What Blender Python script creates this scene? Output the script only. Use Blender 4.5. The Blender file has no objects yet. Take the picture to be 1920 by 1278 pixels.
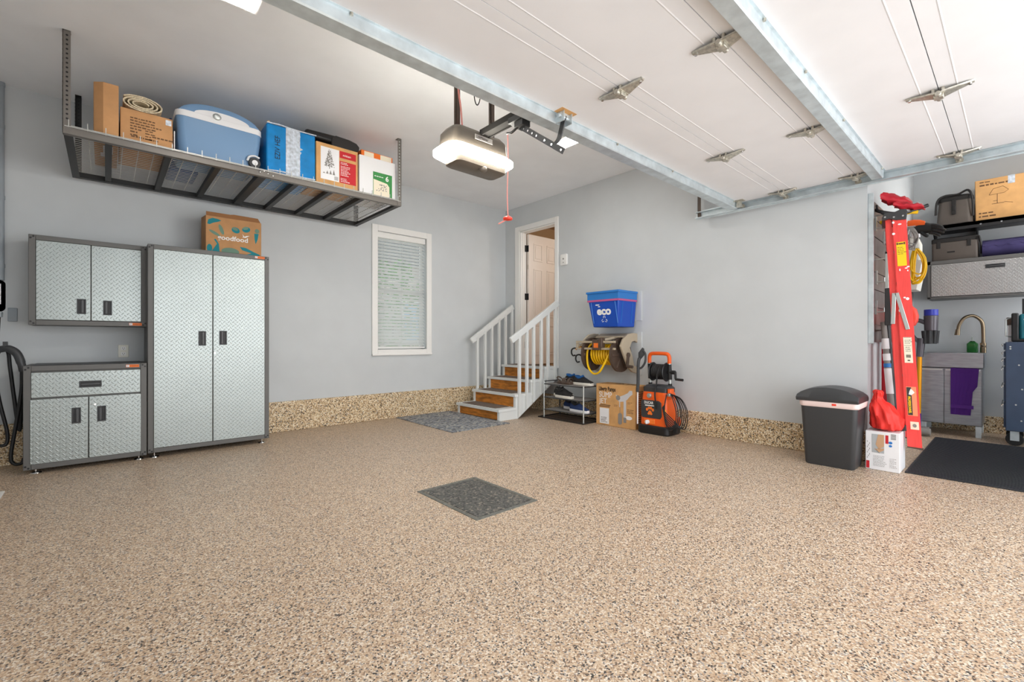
import bpy, bmesh, math, random
from mathutils import Vector, Matrix
random.seed(7)
SC = bpy.context.scene
COL = SC.collection
PI = math.pi
# ------------------------------------------------------------------ camera
cam_d = bpy.data.cameras.new('camera'); cam = bpy.data.objects.new('camera', cam_d); COL.objects.link(cam)
cam_d.sensor_width = 36; cam_d.lens = 850/1920*36; cam_d.clip_start = 0.02
cam.location = (0, 0, 1.01); cam.rotation_euler = (PI/2, 0, math.radians(48.2-90))
SC.camera = cam
# ------------------------------------------------------------------ world, sun, exposure
w = bpy.data.worlds.new('sky'); SC.world = w; w.use_nodes = True
bg = w.node_tree.nodes['Background']; bg.inputs[0].default_value = (0.93, 0.97, 1.0, 1); bg.inputs[1].default_value = 1.45
sun_d = bpy.data.lights.new('sun', 'SUN'); sun = bpy.data.objects.new('sun', sun_d); COL.objects.link(sun)
sun_d.energy = 2.7; sun_d.angle = 0.02; sun_d.color = (1, 0.98, 0.96)
sun.rotation_euler = Vector((-0.55, 0.12, -0.8)).to_track_quat('-Z', 'Y').to_euler()
day_d = bpy.data.lights.new('daylight_opening', 'AREA'); day = bpy.data.objects.new('daylight_opening', day_d); COL.objects.link(day)
day_d.shape = 'RECTANGLE'; day_d.size = 8.5; day_d.size_y = 2.4; day_d.energy = 195; day_d.color = (0.97, 0.98, 1.0)
day.location = (3.0, -2.0, 1.35); day.rotation_euler = (math.radians(90), 0, 0)
SC.view_settings.view_transform = 'Standard'; SC.view_settings.look = 'None'
SC.view_settings.exposure = 0.13; SC.view_settings.gamma = 1; SC.view_settings.use_curve_mapping = False
try:
    SC.cycles.use_denoising = True; SC.cycles.max_bounces = 10; SC.cycles.diffuse_bounces = 6
    SC.cycles.sample_clamp_indirect = 8
except Exception: pass

# ------------------------------------------------------------------ materials
def lin(c):
    return tuple(((v/255)/12.92 if v/255 <= 0.04045 else ((v/255+0.055)/1.055)**2.4) for v in c)
class NT:
    def __init__(s, name):
        s.m = bpy.data.materials.new(name); s.m.use_nodes = True
        s.t = s.m.node_tree; s.p = s.t.nodes['Principled BSDF']
    def n(s, ty, **kw):
        x = s.t.nodes.new(ty)
        for k, v in kw.items(): setattr(x, k, v)
        return x
    def l(s, a, b): s.t.links.new(a, b)
    def math(s, op, a, b=None, c=None):
        x = s.n('ShaderNodeMath', operation=op)
        for i, v in enumerate((a, b, c)):
            if v is None: continue
            if isinstance(v, (int, float)): x.inputs[i].default_value = v
            else: s.l(v, x.inputs[i])
        return x.outputs[0]
    def ramp(s, fac, stops, mode='LINEAR'):
        r = s.n('ShaderNodeValToRGB'); r.color_ramp.interpolation = mode
        e = r.color_ramp.elements
        while len(e) > 1: e.remove(e[0])
        e[0].position = stops[0][0]; e[0].color = (*lin(stops[0][1]), 1)
        for p, c in stops[1:]:
            k = e.new(p); k.color = (*lin(c), 1)
        s.l(fac, r.inputs[0]); return r.outputs[0]
    def coord(s): return s.n('ShaderNodeTexCoord').outputs['Object']
    def bump(s, h, strength, dist):
        b = s.n('ShaderNodeBump'); b.inputs['Strength'].default_value = strength; b.inputs['Distance'].default_value = dist
        s.l(h, b.inputs['Height']); s.l(b.outputs[0], s.p.inputs['Normal'])
def P(name, rgb, rough=0.5, metal=0.0, var=0.0, vs=15.0, bump=0.0, bs=120.0, coat=0.0, alpha=None, trans=0.0, emit=0.0, ior=1.45, stretch=None):
    k = NT(name); p = k.p; c = lin(rgb)
    p.inputs['Base Color'].default_value = (*c, 1); p.inputs['Roughness'].default_value = rough
    p.inputs['Metallic'].default_value = metal; p.inputs['Coat Weight'].default_value = coat
    p.inputs['IOR'].default_value = ior
    if trans: p.inputs['Transmission Weight'].default_value = trans
    if emit: p.inputs['Emission Color'].default_value = (*c, 1); p.inputs['Emission Strength'].default_value = emit
    if alpha is not None: p.inputs['Alpha'].default_value = alpha
    co = None
    if var or bump:
        co = k.coord()
        if stretch:
            mp = k.n('ShaderNodeMapping'); mp.inputs['Scale'].default_value = stretch; k.l(co, mp.inputs[0]); co = mp.outputs[0]
    if var:
        n = k.n('ShaderNodeTexNoise'); n.inputs['Scale'].default_value = vs; n.inputs['Detail'].default_value = 4; k.l(co, n.inputs['Vector'])
        lo = tuple(max(0, v*(1-var)) for v in rgb); hi = tuple(min(255, v*(1+var)) for v in rgb)
        k.l(k.ramp(n.outputs['Fac'], [(0.3, lo), (0.7, hi)]), p.inputs['Base Color'])
    if bump:
        n = k.n('ShaderNodeTexNoise'); n.inputs['Scale'].default_value = bs; n.inputs['Detail'].default_value = 3; k.l(co, n.inputs['Vector'])
        k.bump(n.outputs['Fac'], bump, 0.004)
    return k.m
def pebble(name, scale, stops, rough, bumpd, big=0.06):
    k = NT(name); co = k.coord()
    v = k.n('ShaderNodeTexVoronoi'); v.inputs['Scale'].default_value = scale; k.l(co, v.inputs['Vector'])
    sep = k.n('ShaderNodeSeparateColor'); k.l(v.outputs['Color'], sep.inputs[0])
    col = k.ramp(sep.outputs[0], stops, 'CONSTANT')
    n = k.n('ShaderNodeTexNoise'); n.inputs['Scale'].default_value = 1.1; n.inputs['Detail'].default_value = 3; k.l(co, n.inputs['Vector'])
    g = k.math('MULTIPLY_ADD', n.outputs['Fac'], big*2, 1-big)
    hs = k.n('ShaderNodeHueSaturation'); k.l(col, hs.inputs['Color']); k.l(g, hs.inputs['Value'])
    k.l(hs.outputs[0], k.p.inputs['Base Color'])
    k.p.inputs['Roughness'].default_value = rough
    h = k.math('MULTIPLY', v.outputs['Distance'], scale*0.02)
    k.bump(v.outputs['Distance'], 0.35, bumpd)
    return k.m
def tread(name, rgb, cell, au, av, rough=0.33, metal=0.75):
    # diamond tread plate: rows of raised lozenges turned alternately
    k = NT(name); co = k.coord(); s = k.n('ShaderNodeSeparateXYZ'); k.l(co, s.inputs[0])
    c2 = cell*math.sqrt(2)
    u = k.math('DIVIDE', k.math('ADD', s.outputs[au], s.outputs[av]), c2); v = k.math('DIVIDE', k.math('SUBTRACT', s.outputs[au], s.outputs[av]), c2)
    fu = k.math('SUBTRACT', k.math('FRACT', u), 0.5); fv = k.math('SUBTRACT', k.math('FRACT', v), 0.5)
    par = k.math('MODULO', k.math('ABSOLUTE', k.math('ADD', k.math('FLOOR', u), k.math('FLOOR', v))), 2)
    inv = k.math('SUBTRACT', 1, par)
    a = k.math('DIVIDE', k.math('ADD', k.math('MULTIPLY', fu, inv), k.math('MULTIPLY', fv, par)), 0.56)
    b = k.math('DIVIDE', k.math('ADD', k.math('MULTIPLY', fv, inv), k.math('MULTIPLY', fu, par)), 0.19)
    r = k.math('SQRT', k.math('ADD', k.math('MULTIPLY', a, a), k.math('MULTIPLY', b, b)))
    h = k.n('ShaderNodeMapRange', interpolation_type='SMOOTHSTEP')
    h.inputs['From Min'].default_value = 1.0; h.inputs['From Max'].default_value = 0.35; k.l(r, h.inputs[0])
    n = k.n('ShaderNodeTexNoise'); n.inputs['Scale'].default_value = 2.2; k.l(co, n.inputs['Vector'])
    lo = tuple(v2*0.96 for v2 in rgb); k.l(k.ramp(n.outputs['Fac'], [(0.3, lo), (0.7, rgb)]), k.p.inputs['Base Color'])
    k.p.inputs['Roughness'].default_value = rough; k.p.inputs['Metallic'].default_value = metal
    k.bump(h.outputs[0], 0.5, 0.0028)
    return k.m
floor_m = pebble('pebble floor', 185, [(0, (62, 57, 54)), (0.10, (142, 116, 94)), (0.23, (188, 158, 129)), (0.5, (208, 184, 156)), (0.78, (228, 214, 196)), (0.93, (164, 156, 150))], 0.40, 0.002)
curb_m = pebble('pebble kerb', 120, [(0, (64, 56, 46)), (0.11, (160, 130, 92)), (0.34, (202, 174, 134)), (0.62, (224, 204, 168)), (0.86, (240, 230, 208))], 0.5, 0.004)
wall_m = P('grey paint', (200, 204, 206), 0.62, var=0.012, vs=3, bump=0.03, bs=300)
ceil_m = P('ceiling paint', (238, 240, 243), 0.8, var=0.012, vs=3)
hall_m = P('tan hall paint', (170, 140, 105), 0.7)
white_m = P('white trim paint', (236, 235, 232), 0.4)
stairw_m = P('stair paint', (222, 225, 224), 0.45)
door_m = P('door paint', (232, 224, 217), 0.45)
gdoor_m = P('garage door skin', (231, 231, 233), 0.45, var=0.01, vs=4)
galv_m = P('galvanised steel', (204, 214, 218), 0.42, 0.6, var=0.06, vs=14)
hinge_m = P('zinc hinge steel', (192, 188, 176), 0.4, 0.75, var=0.12, vs=60)
dsteel_m = P('grey powder coat', (100, 99, 97), 0.5, 0.2)
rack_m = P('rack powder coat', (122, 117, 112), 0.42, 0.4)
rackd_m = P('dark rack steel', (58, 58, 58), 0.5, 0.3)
wire_m = P('deck wire', (196, 196, 192), 0.4, 0.6)
platexz = tread('tread plate', (163, 170, 168), 0.0255, 0, 2, 0.38)
plateyz = tread('tread plate side', (180, 179, 178), 0.0255, 1, 2)
black_m = P('black plastic', (30, 30, 31), 0.45)
rubber_m = P('black rubber', (24, 25, 27), 0.6)
dgrey_m = P('charcoal plastic', (58, 59, 61), 0.42)
brz_m = P('bronze grey housing', (112, 104, 94), 0.4, 0.3)
chrome_m = P('chrome', (215, 215, 215), 0.2, 1.0)
alu_m = P('aluminium', (205, 210, 208), 0.35, 0.85)
card_m = P('cardboard', (190, 142, 96), 0.8, var=0.05, vs=9)
cardl_m = P('light cardboard', (208, 160, 104), 0.8, var=0.05, vs=9)
cardd_m = P('dark cardboard', (150, 104, 66), 0.85)
ink_m = P('black ink', (40, 32, 28), 0.7)
inkb_m = P('brown ink', (104, 74, 48), 0.7)
wink_m = P('white print', (238, 238, 236), 0.6)
red_m = P('red print', (196, 32, 42), 0.55)
wpaper_m = P('white paper', (236, 236, 238), 0.55)
green_m = P('green print', (62, 140, 76), 0.6)
teal_m = P('teal print', (22, 130, 140), 0.7)
tealp_m = P('pale teal print', (110, 140, 122), 0.75)
orange_m = P('orange plastic', (238, 96, 26), 0.38)
orangep_m = P('orange print', (240, 120, 40), 0.5)
blue_m = P('blue bin plastic', (18, 74, 178), 0.38)
bluel_m = P('blue bin rim', (44, 120, 196), 0.38)
pink_m = P('pink stripe', (190, 90, 140), 0.5)
cooler_m = P('cooler blue', (112, 146, 182), 0.42)
coolw_m = P('cooler white', (226, 226, 228), 0.45)
wrap_m = P('blue wrap', (10, 128, 196), 0.3, var=0.06, vs=12)
film_m = P('clear tape film', (196, 204, 214), 0.22, var=0.12, vs=40, bump=0.8, bs=60)
tarp_m = P('dark blue sheet', (10, 66, 122), 0.5)
rug_m = P('cream woven rug', (206, 192, 164), 0.9, var=0.14, vs=120, bump=0.3, bs=200)
yellow_m = P('yellow hose', (238, 190, 10), 0.4)
beige_m = P('beige plastic', (178, 164, 142), 0.5)
brown_m = P('brown plastic', (84, 68, 58), 0.45)
ladder_m = P('red fibreglass', (234, 74, 70), 0.42, var=0.05, vs=80, stretch=(1, 1, 0.1))
redcloth_m = P('red nylon', (232, 52, 44), 0.55, bump=0.2, bs=40)
redd_m = P('dark red nylon', (190, 28, 44), 0.6)
slat_m = P('slatwall panel', (116, 104, 100), 0.4, 0.3, var=0.12, vs=8)
steel_m = P('stainless steel', (158, 162, 168), 0.36, 0.85, var=0.06, vs=9, stretch=(1, 1, 6))
towel_m = P('purple towel', (78, 34, 120), 0.95, bump=0.5, bs=250)
cart_m = P('blue cart paint', (62, 78, 102), 0.42, var=0.05, vs=6)
navy_m = P('navy blanket', (58, 52, 94), 0.9, bump=0.4, bs=60)
bag_m = P('brown grey bag', (86, 78, 72), 0.5, bump=0.3, bs=24)
bagd_m = P('black webbing', (30, 27, 26), 0.6)
bronze_m = P('brushed bronze', (142, 126, 104), 0.28, 0.95)
gold_m = P('gold tube', (226, 150, 14), 0.3, 0.5)
glass_m = P('window glass', (245, 250, 250), 0.02, trans=1.0, ior=1.05)
blind_m = P('blind slat', (236, 234, 226), 0.5)
k_ = NT('blind slat thin'); k_.p.inputs['Base Color'].default_value = (*lin((238, 238, 232)), 1)
tl = k_.n('ShaderNodeBsdfTranslucent'); tl.inputs[0].default_value = (*lin((234, 236, 238)), 1); mx = k_.n('ShaderNodeMixShader'); mx.inputs[0].default_value = .6
k_.l(k_.p.outputs[0], mx.inputs[1]); k_.l(tl.outputs[0], mx.inputs[2]); k_.l(mx.outputs[0], k_.t.nodes['Material Output'].inputs[0]); blind_m = k_.m
mat_m = pebble('leaf mat', 42, [(0, (98, 100, 106)), (0.25, (152, 154, 156)), (0.55, (126, 130, 138)), (0.8, (182, 178, 170))], 0.9, 0.003)
drain_m = pebble('drain cover', 90, [(0, (58, 58, 56)), (0.3, (84, 84, 80)), (0.65, (98, 96, 92)), (0.9, (140, 132, 120))], 0.55, 0.003)
drainf_m = P('drain frame', (106, 106, 100), 0.6, var=0.15, vs=40)
bmat_m = P('black rubber mat', (40, 42, 47), 0.5, bump=0.4, bs=70)
ply_m = P('raw riser board', (178, 112, 40), 0.7, var=0.22, vs=7, stretch=(1, 1, 5))
carpet_m = P('tread carpet', (112, 98, 88), 0.95, var=0.15, vs=90, bump=0.6, bs=200)
outlet_m = P('ivory plastic', (226, 224, 212), 0.4)
grey_m = P('grey conduit', (150, 158, 164), 0.5)
lens_m = P('lit lens', (255, 250, 238), 0.4, emit=50.0)
panel_m = P('lit panel', (255, 253, 248), 0.4, emit=70.0)
navyshoe_m = P('navy knit', (36, 56, 100), 0.8)
blueshoe_m = P('blue lining', (32, 92, 156), 0.8)
blackshoe_m = P('black knit', (38, 36, 36), 0.8, var=0.2, vs=60)
sole_m = P('white sole', (228, 224, 214), 0.6)
greenb_m = P('green soap', (70, 150, 80), 0.15, trans=0.6)
clear_m = P('clear plastic', (225, 232, 225), 0.1, trans=0.8)
milky_m = P('milky plastic', (224, 222, 214), 0.35)
purple_m = P('violet plastic', (50, 60, 170), 0.35)
dysg_m = P('vacuum grey', (96, 92, 98), 0.35, 0.4)
tealr_m = P('teal housing', (30, 112, 128), 0.4)
cord_m = P('pale red cord', (236, 150, 140), 0.6)
redh_m = P('red pull', (240, 62, 40), 0.45)
concrete_m = P('concrete drive', (208, 206, 203), 0.85, var=0.05, vs=6)
grass_m = P('pale patio', (196, 200, 200), 0.9, var=0.05, vs=8)
leaf_m = P('leaves', (84, 132, 62), 0.7, var=0.3, vs=9)
brick_m = P('house siding', (204, 192, 186), 0.8, var=0.1, vs=5)
bluewin_m = P('house window', (150, 190, 225), 0.15)
yel_m = P('yellow label', (240, 206, 30), 0.5)
skin_lbl = P('cream label', (238, 228, 206), 0.5)
pumpw_m = P('pale grey print', (200, 200, 204), 0.6)
pumpd_m = P('grey print', (140, 136, 132), 0.6)

# ------------------------------------------------------------------ mesh helpers
def V(*a): return Vector(a[0]) if len(a) == 1 else Vector(a)
def smoothpts(pts, k=6, closed=False):
    pts = [V(p) for p in pts]; n = len(pts); out = []
    for i in range(n if closed else n-1):
        p1, p2 = pts[i], pts[(i+1) % n]
        p0 = pts[i-1] if (closed or i > 0) else p1*2-p2
        p3 = pts[(i+2) % n] if (closed or i+2 < n) else p2*2-p1
        for j in range(k):
            t = j/k
            out.append(0.5*((2*p1)+(p2-p0)*t+(2*p0-5*p1+4*p2-p3)*t*t+(3*p1-p0-3*p2+p3)*t**3))
    if not closed: out.append(pts[-1])
    return out
ROOT = {}
class B:
    def __init__(s): s.bm = bmesh.new(); s.mi = 0
    def face(s, vs):
        try: f = s.bm.faces.new(vs); f.material_index = s.mi; return f
        except ValueError: return None
    def box(s, x0, x1, y0, y1, z0, z1):
        return s.hexa([(x0, y0, z0), (x1, y0, z0), (x1, y1, z0), (x0, y1, z0)], [(x0, y0, z1), (x1, y0, z1), (x1, y1, z1), (x0, y1, z1)])
    def hexa(s, lo, hi): return s.loft([lo, hi])
    def loft(s, rings, caps=True, closed=False):
        R = [[s.bm.verts.new(V(p)) for p in r] for r in rings]
        n = len(R[0]); m = len(R)
        for i in range(m if closed else m-1):
            a, b = R[i], R[(i+1) % m]
            for j in range(n): s.face([a[j], a[(j+1) % n], b[(j+1) % n], b[j]])
        if caps and not closed: s.face(R[0][::-1]); s.face(R[-1])
        return s
    def prism(s, poly, vec):
        vec = V(vec); return s.loft([[V(p) for p in poly], [V(p)+vec for p in poly]])
    def beam(s, p0, p1, wx, wy, up=(0, 0, 1)):
        p0, p1 = V(p0), V(p1); d = (p1-p0).normalized(); u = V(up)
        if abs(d.dot(u)) > 0.99: u = V(1, 0, 0)
        sx = d.cross(u).normalized()*wx/2; sy = sx.cross(d).normalized()*wy/2
        return s.loft([[p+sx*a+sy*b for a, b in ((-1, -1), (1, -1), (1, 1), (-1, 1))] for p in (p0, p1)])
    def tube(s, pts, r, n=8, closed=False, caps=True):
        pts = [V(p) for p in pts]; m = len(pts); rings = []
        rs = r if isinstance(r, (list, tuple)) else [r]*m
        prev = None
        for i, p in enumerate(pts):
            a = pts[i-1] if (i > 0 or closed) else p; b = pts[(i+1) % m] if (i < m-1 or closed) else p
            d = (b-a)
            if d.length < 1e-9: d = V(0, 0, 1)
            d.normalize()
            if prev is None:
                u = V(0, 0, 1) if abs(d.z) < 0.9 else V(1, 0, 0)
                u = (u-d*u.dot(d)).normalized()
            else:
                u = prev-d*prev.dot(d)
                u = u.normalized() if u.length > 1e-6 else V(1, 0, 0)
            prev = u; q = d.cross(u)
            rings.append([p+(u*math.cos(2*PI*j/n)+q*math.sin(2*PI*j/n))*rs[i] for j in range(n)])
        return s.loft(rings, caps, closed)
    def cyl(s, p0, p1, r0, r1=None, n=16): return s.tube([p0, p1], [r0, r0 if r1 is None else r1], n)
    def lathe(s, prof, c, axis='z', n=24):
        c = V(c); rings = []
        for r, h in prof:
            ring = []
            for j in range(n):
                a = 2*PI*j/n; x, y = max(r, 1e-4)*math.cos(a), max(r, 1e-4)*math.sin(a)
                ring.append(c+(V(x, y, h) if axis == 'z' else V(x, h, y) if axis == 'y' else V(h, x, y)))
            rings.append(ring)
        return s.loft(rings)
    def rrect(s, cx, cy, hx, hy, r, levels, k=5):
        # rounded rectangle column: levels = [(z, inset, dx, dy)]
        rings = []
        for lv in levels:
            z, ins = lv[0], lv[1]; dx, dy = (lv[2], lv[3]) if len(lv) > 2 else (0, 0)
            ax, ay = hx-ins, hy-ins; rr = max(0.001, min(r, ax*0.98, ay*0.98)); ring = []
            for q, (sx, sy) in enumerate(((1, 1), (-1, 1), (-1, -1), (1, -1))):
                for j in range(k+1):
                    a = q*PI/2+PI/2*j/k
                    ring.append((cx+dx+sx*(ax-rr)+rr*math.cos(a), cy+dy+sy*(ay-rr)+rr*math.sin(a), z))
            rings.append(ring)
        return s.loft(rings)
    def ball(s, c, rx, ry=None, rz=None, n=14, m=9, jit=0, rot=None):
        ry = ry or rx; rz = rz or rx; c = V(c); rings = []
        for i in range(m+1):
            t = PI*i/m; ring = []
            for j in range(n):
                a = 2*PI*j/n; e = 1+random.uniform(-jit, jit)
                p = V(rx*e*max(math.sin(t), 0.01)*math.cos(a), ry*e*max(math.sin(t), 0.01)*math.sin(a), -rz*e*math.cos(t))
                ring.append(c+(rot @ p if rot else p))
            rings.append(ring)
        return s.loft(rings)
    def spiral(s, c, axis, r, pitch, turns, rad, n=8, steps=18):
        pts = []
        for i in range(int(turns*steps)+1):
            a = 2*PI*i/steps; h = pitch*i/steps
            x, z = r*math.cos(a), r*math.sin(a)
            pts.append(V(c)+(V(x, h, z) if axis == 'y' else V(h, x, z)))
        return s.tube(pts, rad, n)
    def flat(s, o, ux, uy, pts, t=0.0006):
        o, ux, uy = V(o), V(ux), V(uy); nn = ux.cross(uy).normalized()*t
        s.prism([o+ux*a+uy*b for a, b in pts], nn); return s
    def rect(s, o, ux, uy, x, y, wd, h, t=0.0006): return s.flat(o, ux, uy, [(x, y), (x+wd, y), (x+wd, y+h), (x, y+h)], t)
    def disc(s, o, ux, uy, x, y, rx, ry, n=18, rot=0, t=0.0006):
        pts = []
        for j in range(n):
            a = 2*PI*j/n; px, py = rx*math.cos(a), ry*math.sin(a)
            pts.append((x+px*math.cos(rot)-py*math.sin(rot), y+px*math.sin(rot)+py*math.cos(rot)))
        return s.flat(o, ux, uy, pts, t)
    def text(s, txt, size, o, ux, uy, x=0, y=0, wx=1.0, bold=0.0, t=0.0006, align='LEFT', rot=0):
        cu = bpy.data.curves.new('lettering', 'FONT'); cu.body = txt; cu.size = size; cu.extrude = t; cu.offset = bold
        cu.align_x = align; cu.resolution_u = 3
        ob = bpy.data.objects.new('lettering', cu); COL.objects.link(ob)
        dg = bpy.context.evaluated_depsgraph_get(); me = ob.evaluated_get(dg).to_mesh()
        o, ux, uy = V(o), V(ux).normalized(), V(uy).normalized(); nn = ux.cross(uy)
        vs = []
        cr, sr = math.cos(rot), math.sin(rot)
        for v in me.vertices:
            a, b = v.co.x*wx, v.co.y
            a, b = a*cr-b*sr, a*sr+b*cr
            vs.append(s.bm.verts.new(o+ux*(x+a)+uy*(y+b)+nn*(v.co.z+t)))
        for f in me.polygons: s.face([vs[i] for i in f.vertices])
        ob.evaluated_get(dg).to_mesh_clear(); bpy.data.objects.remove(ob); bpy.data.curves.remove(cu)
        return s
    def scribble(s, o, ux, uy, x, y, wd, rows, lh, hgt=0.4, cw=0.6):
        # rows of fine print too small to read in the photograph
        for r in range(rows):
            px = x; end = x+wd*random.uniform(0.6, 1)
            while px < end:
                k = lh*cw*random.uniform(0.6, 2.2); s.rect(o, ux, uy, px, y-r*lh, k, lh*hgt*random.uniform(0.7, 1)); px += k+lh*0.25
        return s
    def obj(s, name, mats, parent=None, bevel=0, smooth=None, seg=2, label=None, local=False):
        me = bpy.data.meshes.new(name)
        bmesh.ops.recalc_face_normals(s.bm, faces=s.bm.faces); s.bm.to_mesh(me); s.bm.free()
        for m in (mats if isinstance(mats, (list, tuple)) else [mats]): me.materials.append(m)
        ob = bpy.data.objects.new(name, me); COL.objects.link(ob)
        if parent is not None:
            ob.parent = parent; r = ROOT.get(parent.name, Matrix()); ROOT[ob.name] = r
            if not local: me.transform(r.inverted())
        if bevel:
            md = ob.modifiers.new('edge', 'BEVEL'); md.width = bevel; md.segments = seg; md.limit_method = 'ANGLE'; md.angle_limit = math.radians(40)
        if smooth is None: smooth = True
        if smooth:
            for p in me.polygons: p.use_smooth = True
            me.set_sharp_from_angle(angle=math.radians(38))
        if label: ob['label'] = label
        return ob
def tag(o, label, cat, group=None):
    o['label'] = label; o['category'] = cat
    if group: o['group'] = group
    return o
def thing(name, label, cat, loc, rz=0, group=None):
    o = bpy.data.objects.new(name, None); COL.objects.link(o); o.empty_display_size = 0.05
    o.location = loc; o.rotation_euler = (0, 0, rz)
    ROOT[o.name] = Matrix.Translation(loc) @ Matrix.Rotation(rz, 4, 'Z')
    return tag(o, label, cat, group)
def dup(root, loc, rz=0, label=None, group=None):
    kids = [(c, list(c.children)) for c in root.children]
    r = root.copy(); COL.objects.link(r); r.location = loc; r.rotation_euler = (0, 0, rz)
    if label: r['label'] = label
    if group: r['group'] = group
    for c, gs in kids:
        k = c.copy(); COL.objects.link(k); k.parent = r
        for g in gs:
            h = g.copy(); COL.objects.link(h); h.parent = k
    return r
def struct(name, b, m, bevel=0, parent=None):
    o = b.obj(name, m, parent, bevel=bevel, smooth=bool(bevel)); o['kind'] = 'structure'; return o
XA, ZA = (1, 0, 0), (0, 0, 1)      # reading direction on faces that look along -Y
XB = (0, -1, 0)                    # reading direction on faces that look along -X

# ------------------------------------------------------------------ room shell
WA, WB, CZ = 5.49, 4.77, 3.09
struct('floor', B().box(-0.95, 7.3, -0.6, WA, -0.12, 0), floor_m)
struct('ground_drive', B().box(-14, 20, -16, -0.6, -0.16, -0.02), concrete_m)
struct('ground_patio', B().box(-14, 20, WA+0.15, 26, -0.3, -0.1), grass_m)
struct('ceiling', B().box(-0.95, 7.4, -0.6, WA+0.15, CZ, CZ+0.15), ceil_m)
wx0, wx1, wz0, wz1 = 2.59, 3.31, 0.90, 2.425
b = B(); b.box(-0.95, wx0, WA, WA+0.15, 0, CZ).box(wx1, WB+0.12, WA, WA+0.15, 0, CZ).box(wx0, wx1, WA, WA+0.15, 0, wz0).box(wx0, wx1, WA, WA+0.15, wz1, CZ)
struct('wall_left', b, wall_m)
dy0, dy1, dz0, dz1 = 4.405, 5.15, 0.645, 2.70
b = B(); b.box(WB, WB+0.12, 0.85, dy0, 0, CZ).box(WB, WB+0.12, dy1, WA, 0, CZ).box(WB, WB+0.12, dy0, dy1, 0, dz0-0.03).box(WB, WB+0.12, dy0, dy1, dz1, CZ)
struct('wall_right', b, wall_m)
struct('wall_alcove', B().box(WB+0.12, 7.3, 0.85, 0.97, 0, CZ), wall_m)
struct('wall_back', B().box(7.28, 7.4, -0.6, 0.97, 0, CZ), wall_m)
struct('wall_side', B().box(-1.07, -0.95, -0.6, WA+0.15, 0, CZ), wall_m)
b = B(); b.box(-0.95, -0.3, -0.72, -0.6, 0, CZ).box(4.62, 5.9, -0.72, -0.6, 0, CZ).box(7.25, 7.4, -0.72, -0.6, 0, CZ).box(5.9, 7.25, -0.72, -0.6, 2.6, CZ).box(-0.3, 4.62, -0.72, -0.6, 2.4, CZ)  # opening before the alcove is added, out of view, to let daylight in
struct('wall_front', b, wall_m)
struct('baseboard_left', B().box(-0.95, WB, WA-0.028, WA, 0, 0.335), curb_m, 0.006)
struct('baseboard_right', B().box(WB-0.02, WB, 0.86, WA-0.028, 0, 0.25), curb_m, 0.006)
struct('baseboard_back', B().box(7.24, 7.28, -0.6, 0.85, 0, 0.18), curb_m, 0.006)
# hall behind the door
struct('floor_hall', B().box(WB+0.12, 7.2, 3.2, WA+0.15, 0.5, 0.63), hall_m)
struct('wall_hall', B().box(7.1, 7.2, 3.2, WA+0.15, 0.63, 3.05).box(WB+0.12, 7.1, 3.1, 3.2, 0.63, 3.05).box(WB+0.12, 7.1, WA+0.02, WA+0.15, 0.63, 3.05), hall_m)
struct('ceiling_hall', B().box(WB+0.12, 7.2, 3.1, WA+0.15, 2.98, 3.08), hall_m)

hl = bpy.data.lights.new('hall_fill', 'POINT'); hlo = bpy.data.objects.new('hall_fill', hl); COL.objects.link(hlo); hl.energy = 24; hl.color = (1, .93, .84); hl.shadow_soft_size = .15; hlo.location = (5.9, 3.9, 2.5)  # unseen point lamp added to brighten the hall and door leaf

# window
b = B(); c = 0.078
b.box(wx0-c, wx0, WA-0.02, WA, wz0-c, wz1+c).box(wx1, wx1+c, WA-0.02, WA, wz0-c, wz1+c).box(wx0, wx1, WA-0.02, WA, wz1, wz1+c).box(wx0, wx1, WA-0.02, WA, wz0-c+0.02, wz0)
b.box(wx0-c, wx1+c, WA-0.032, WA, wz0-c, wz0-c+0.024)
struct('trim_1', b, white_m, 0.004)
b = B(); yg = WA+0.1
b.box(wx0, wx0+0.035, yg, yg+0.04, wz0, wz1).box(wx1-0.035, wx1, yg, yg+0.04, wz0, wz1).box(wx0, wx1, yg, yg+0.04, wz0, wz0+0.04).box(wx0, wx1, yg, yg+0.04, wz1-0.035, wz1).box(wx0+.035, wx1-.035, yg, yg+.035, 1.64, 1.68)
win = struct('window_1', b, white_m, 0.003)
g = B().box(wx0+0.03, wx1-0.03, yg+0.015, yg+0.021, wz0+0.03, wz1-0.03).obj('pane', glass_m, win); g['kind'] = 'structure'
bl = thing('window_blind', 'white slatted blind hanging inside the tall narrow window', 'blind', (2.95, WA+0.05, wz1))
B().box(wx0+0.008, wx1-0.008, WA+0.012, WA+0.075, wz1-0.075, wz1-0.002).obj('headrail', white_m, bl, bevel=0.003)
b = B(); z = wz1-0.1; k = 0
while z > wz0+0.06:
    a = math.radians(47); dy, dz = 0.025*math.cos(a), 0.025*math.sin(a); yc = WA+0.046
    b.hexa([(wx0+.012, yc-dy, z-dz), (wx1-.012, yc-dy, z-dz), (wx1-.012, yc+dy, z+dz), (wx0+.012, yc+dy, z+dz)],
           [(wx0+.012, yc-dy, z-dz+.003), (wx1-.012, yc-dy, z-dz+.003), (wx1-.012, yc+dy, z+dz+.003), (wx0+.012, yc+dy, z+dz+.003)]); z -= 0.0425
b.obj('slats', blind_m, bl, smooth=False)
B().box(wx0+.012, wx1-.012, WA+.02, WA+.07, wz0+.012, wz0+.034).obj('bottom_rail', white_m, bl, bevel=0.002)
b = B()
for x in (wx0+.1, 2.95, wx1-.1):
    for y in (WA+.02, WA+.072): b.box(x-.0015, x+.0015, y-.001, y+.001, wz0+.03, wz1-.07)
b.obj('ladder_cord', blind_m, bl, smooth=False)

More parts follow.
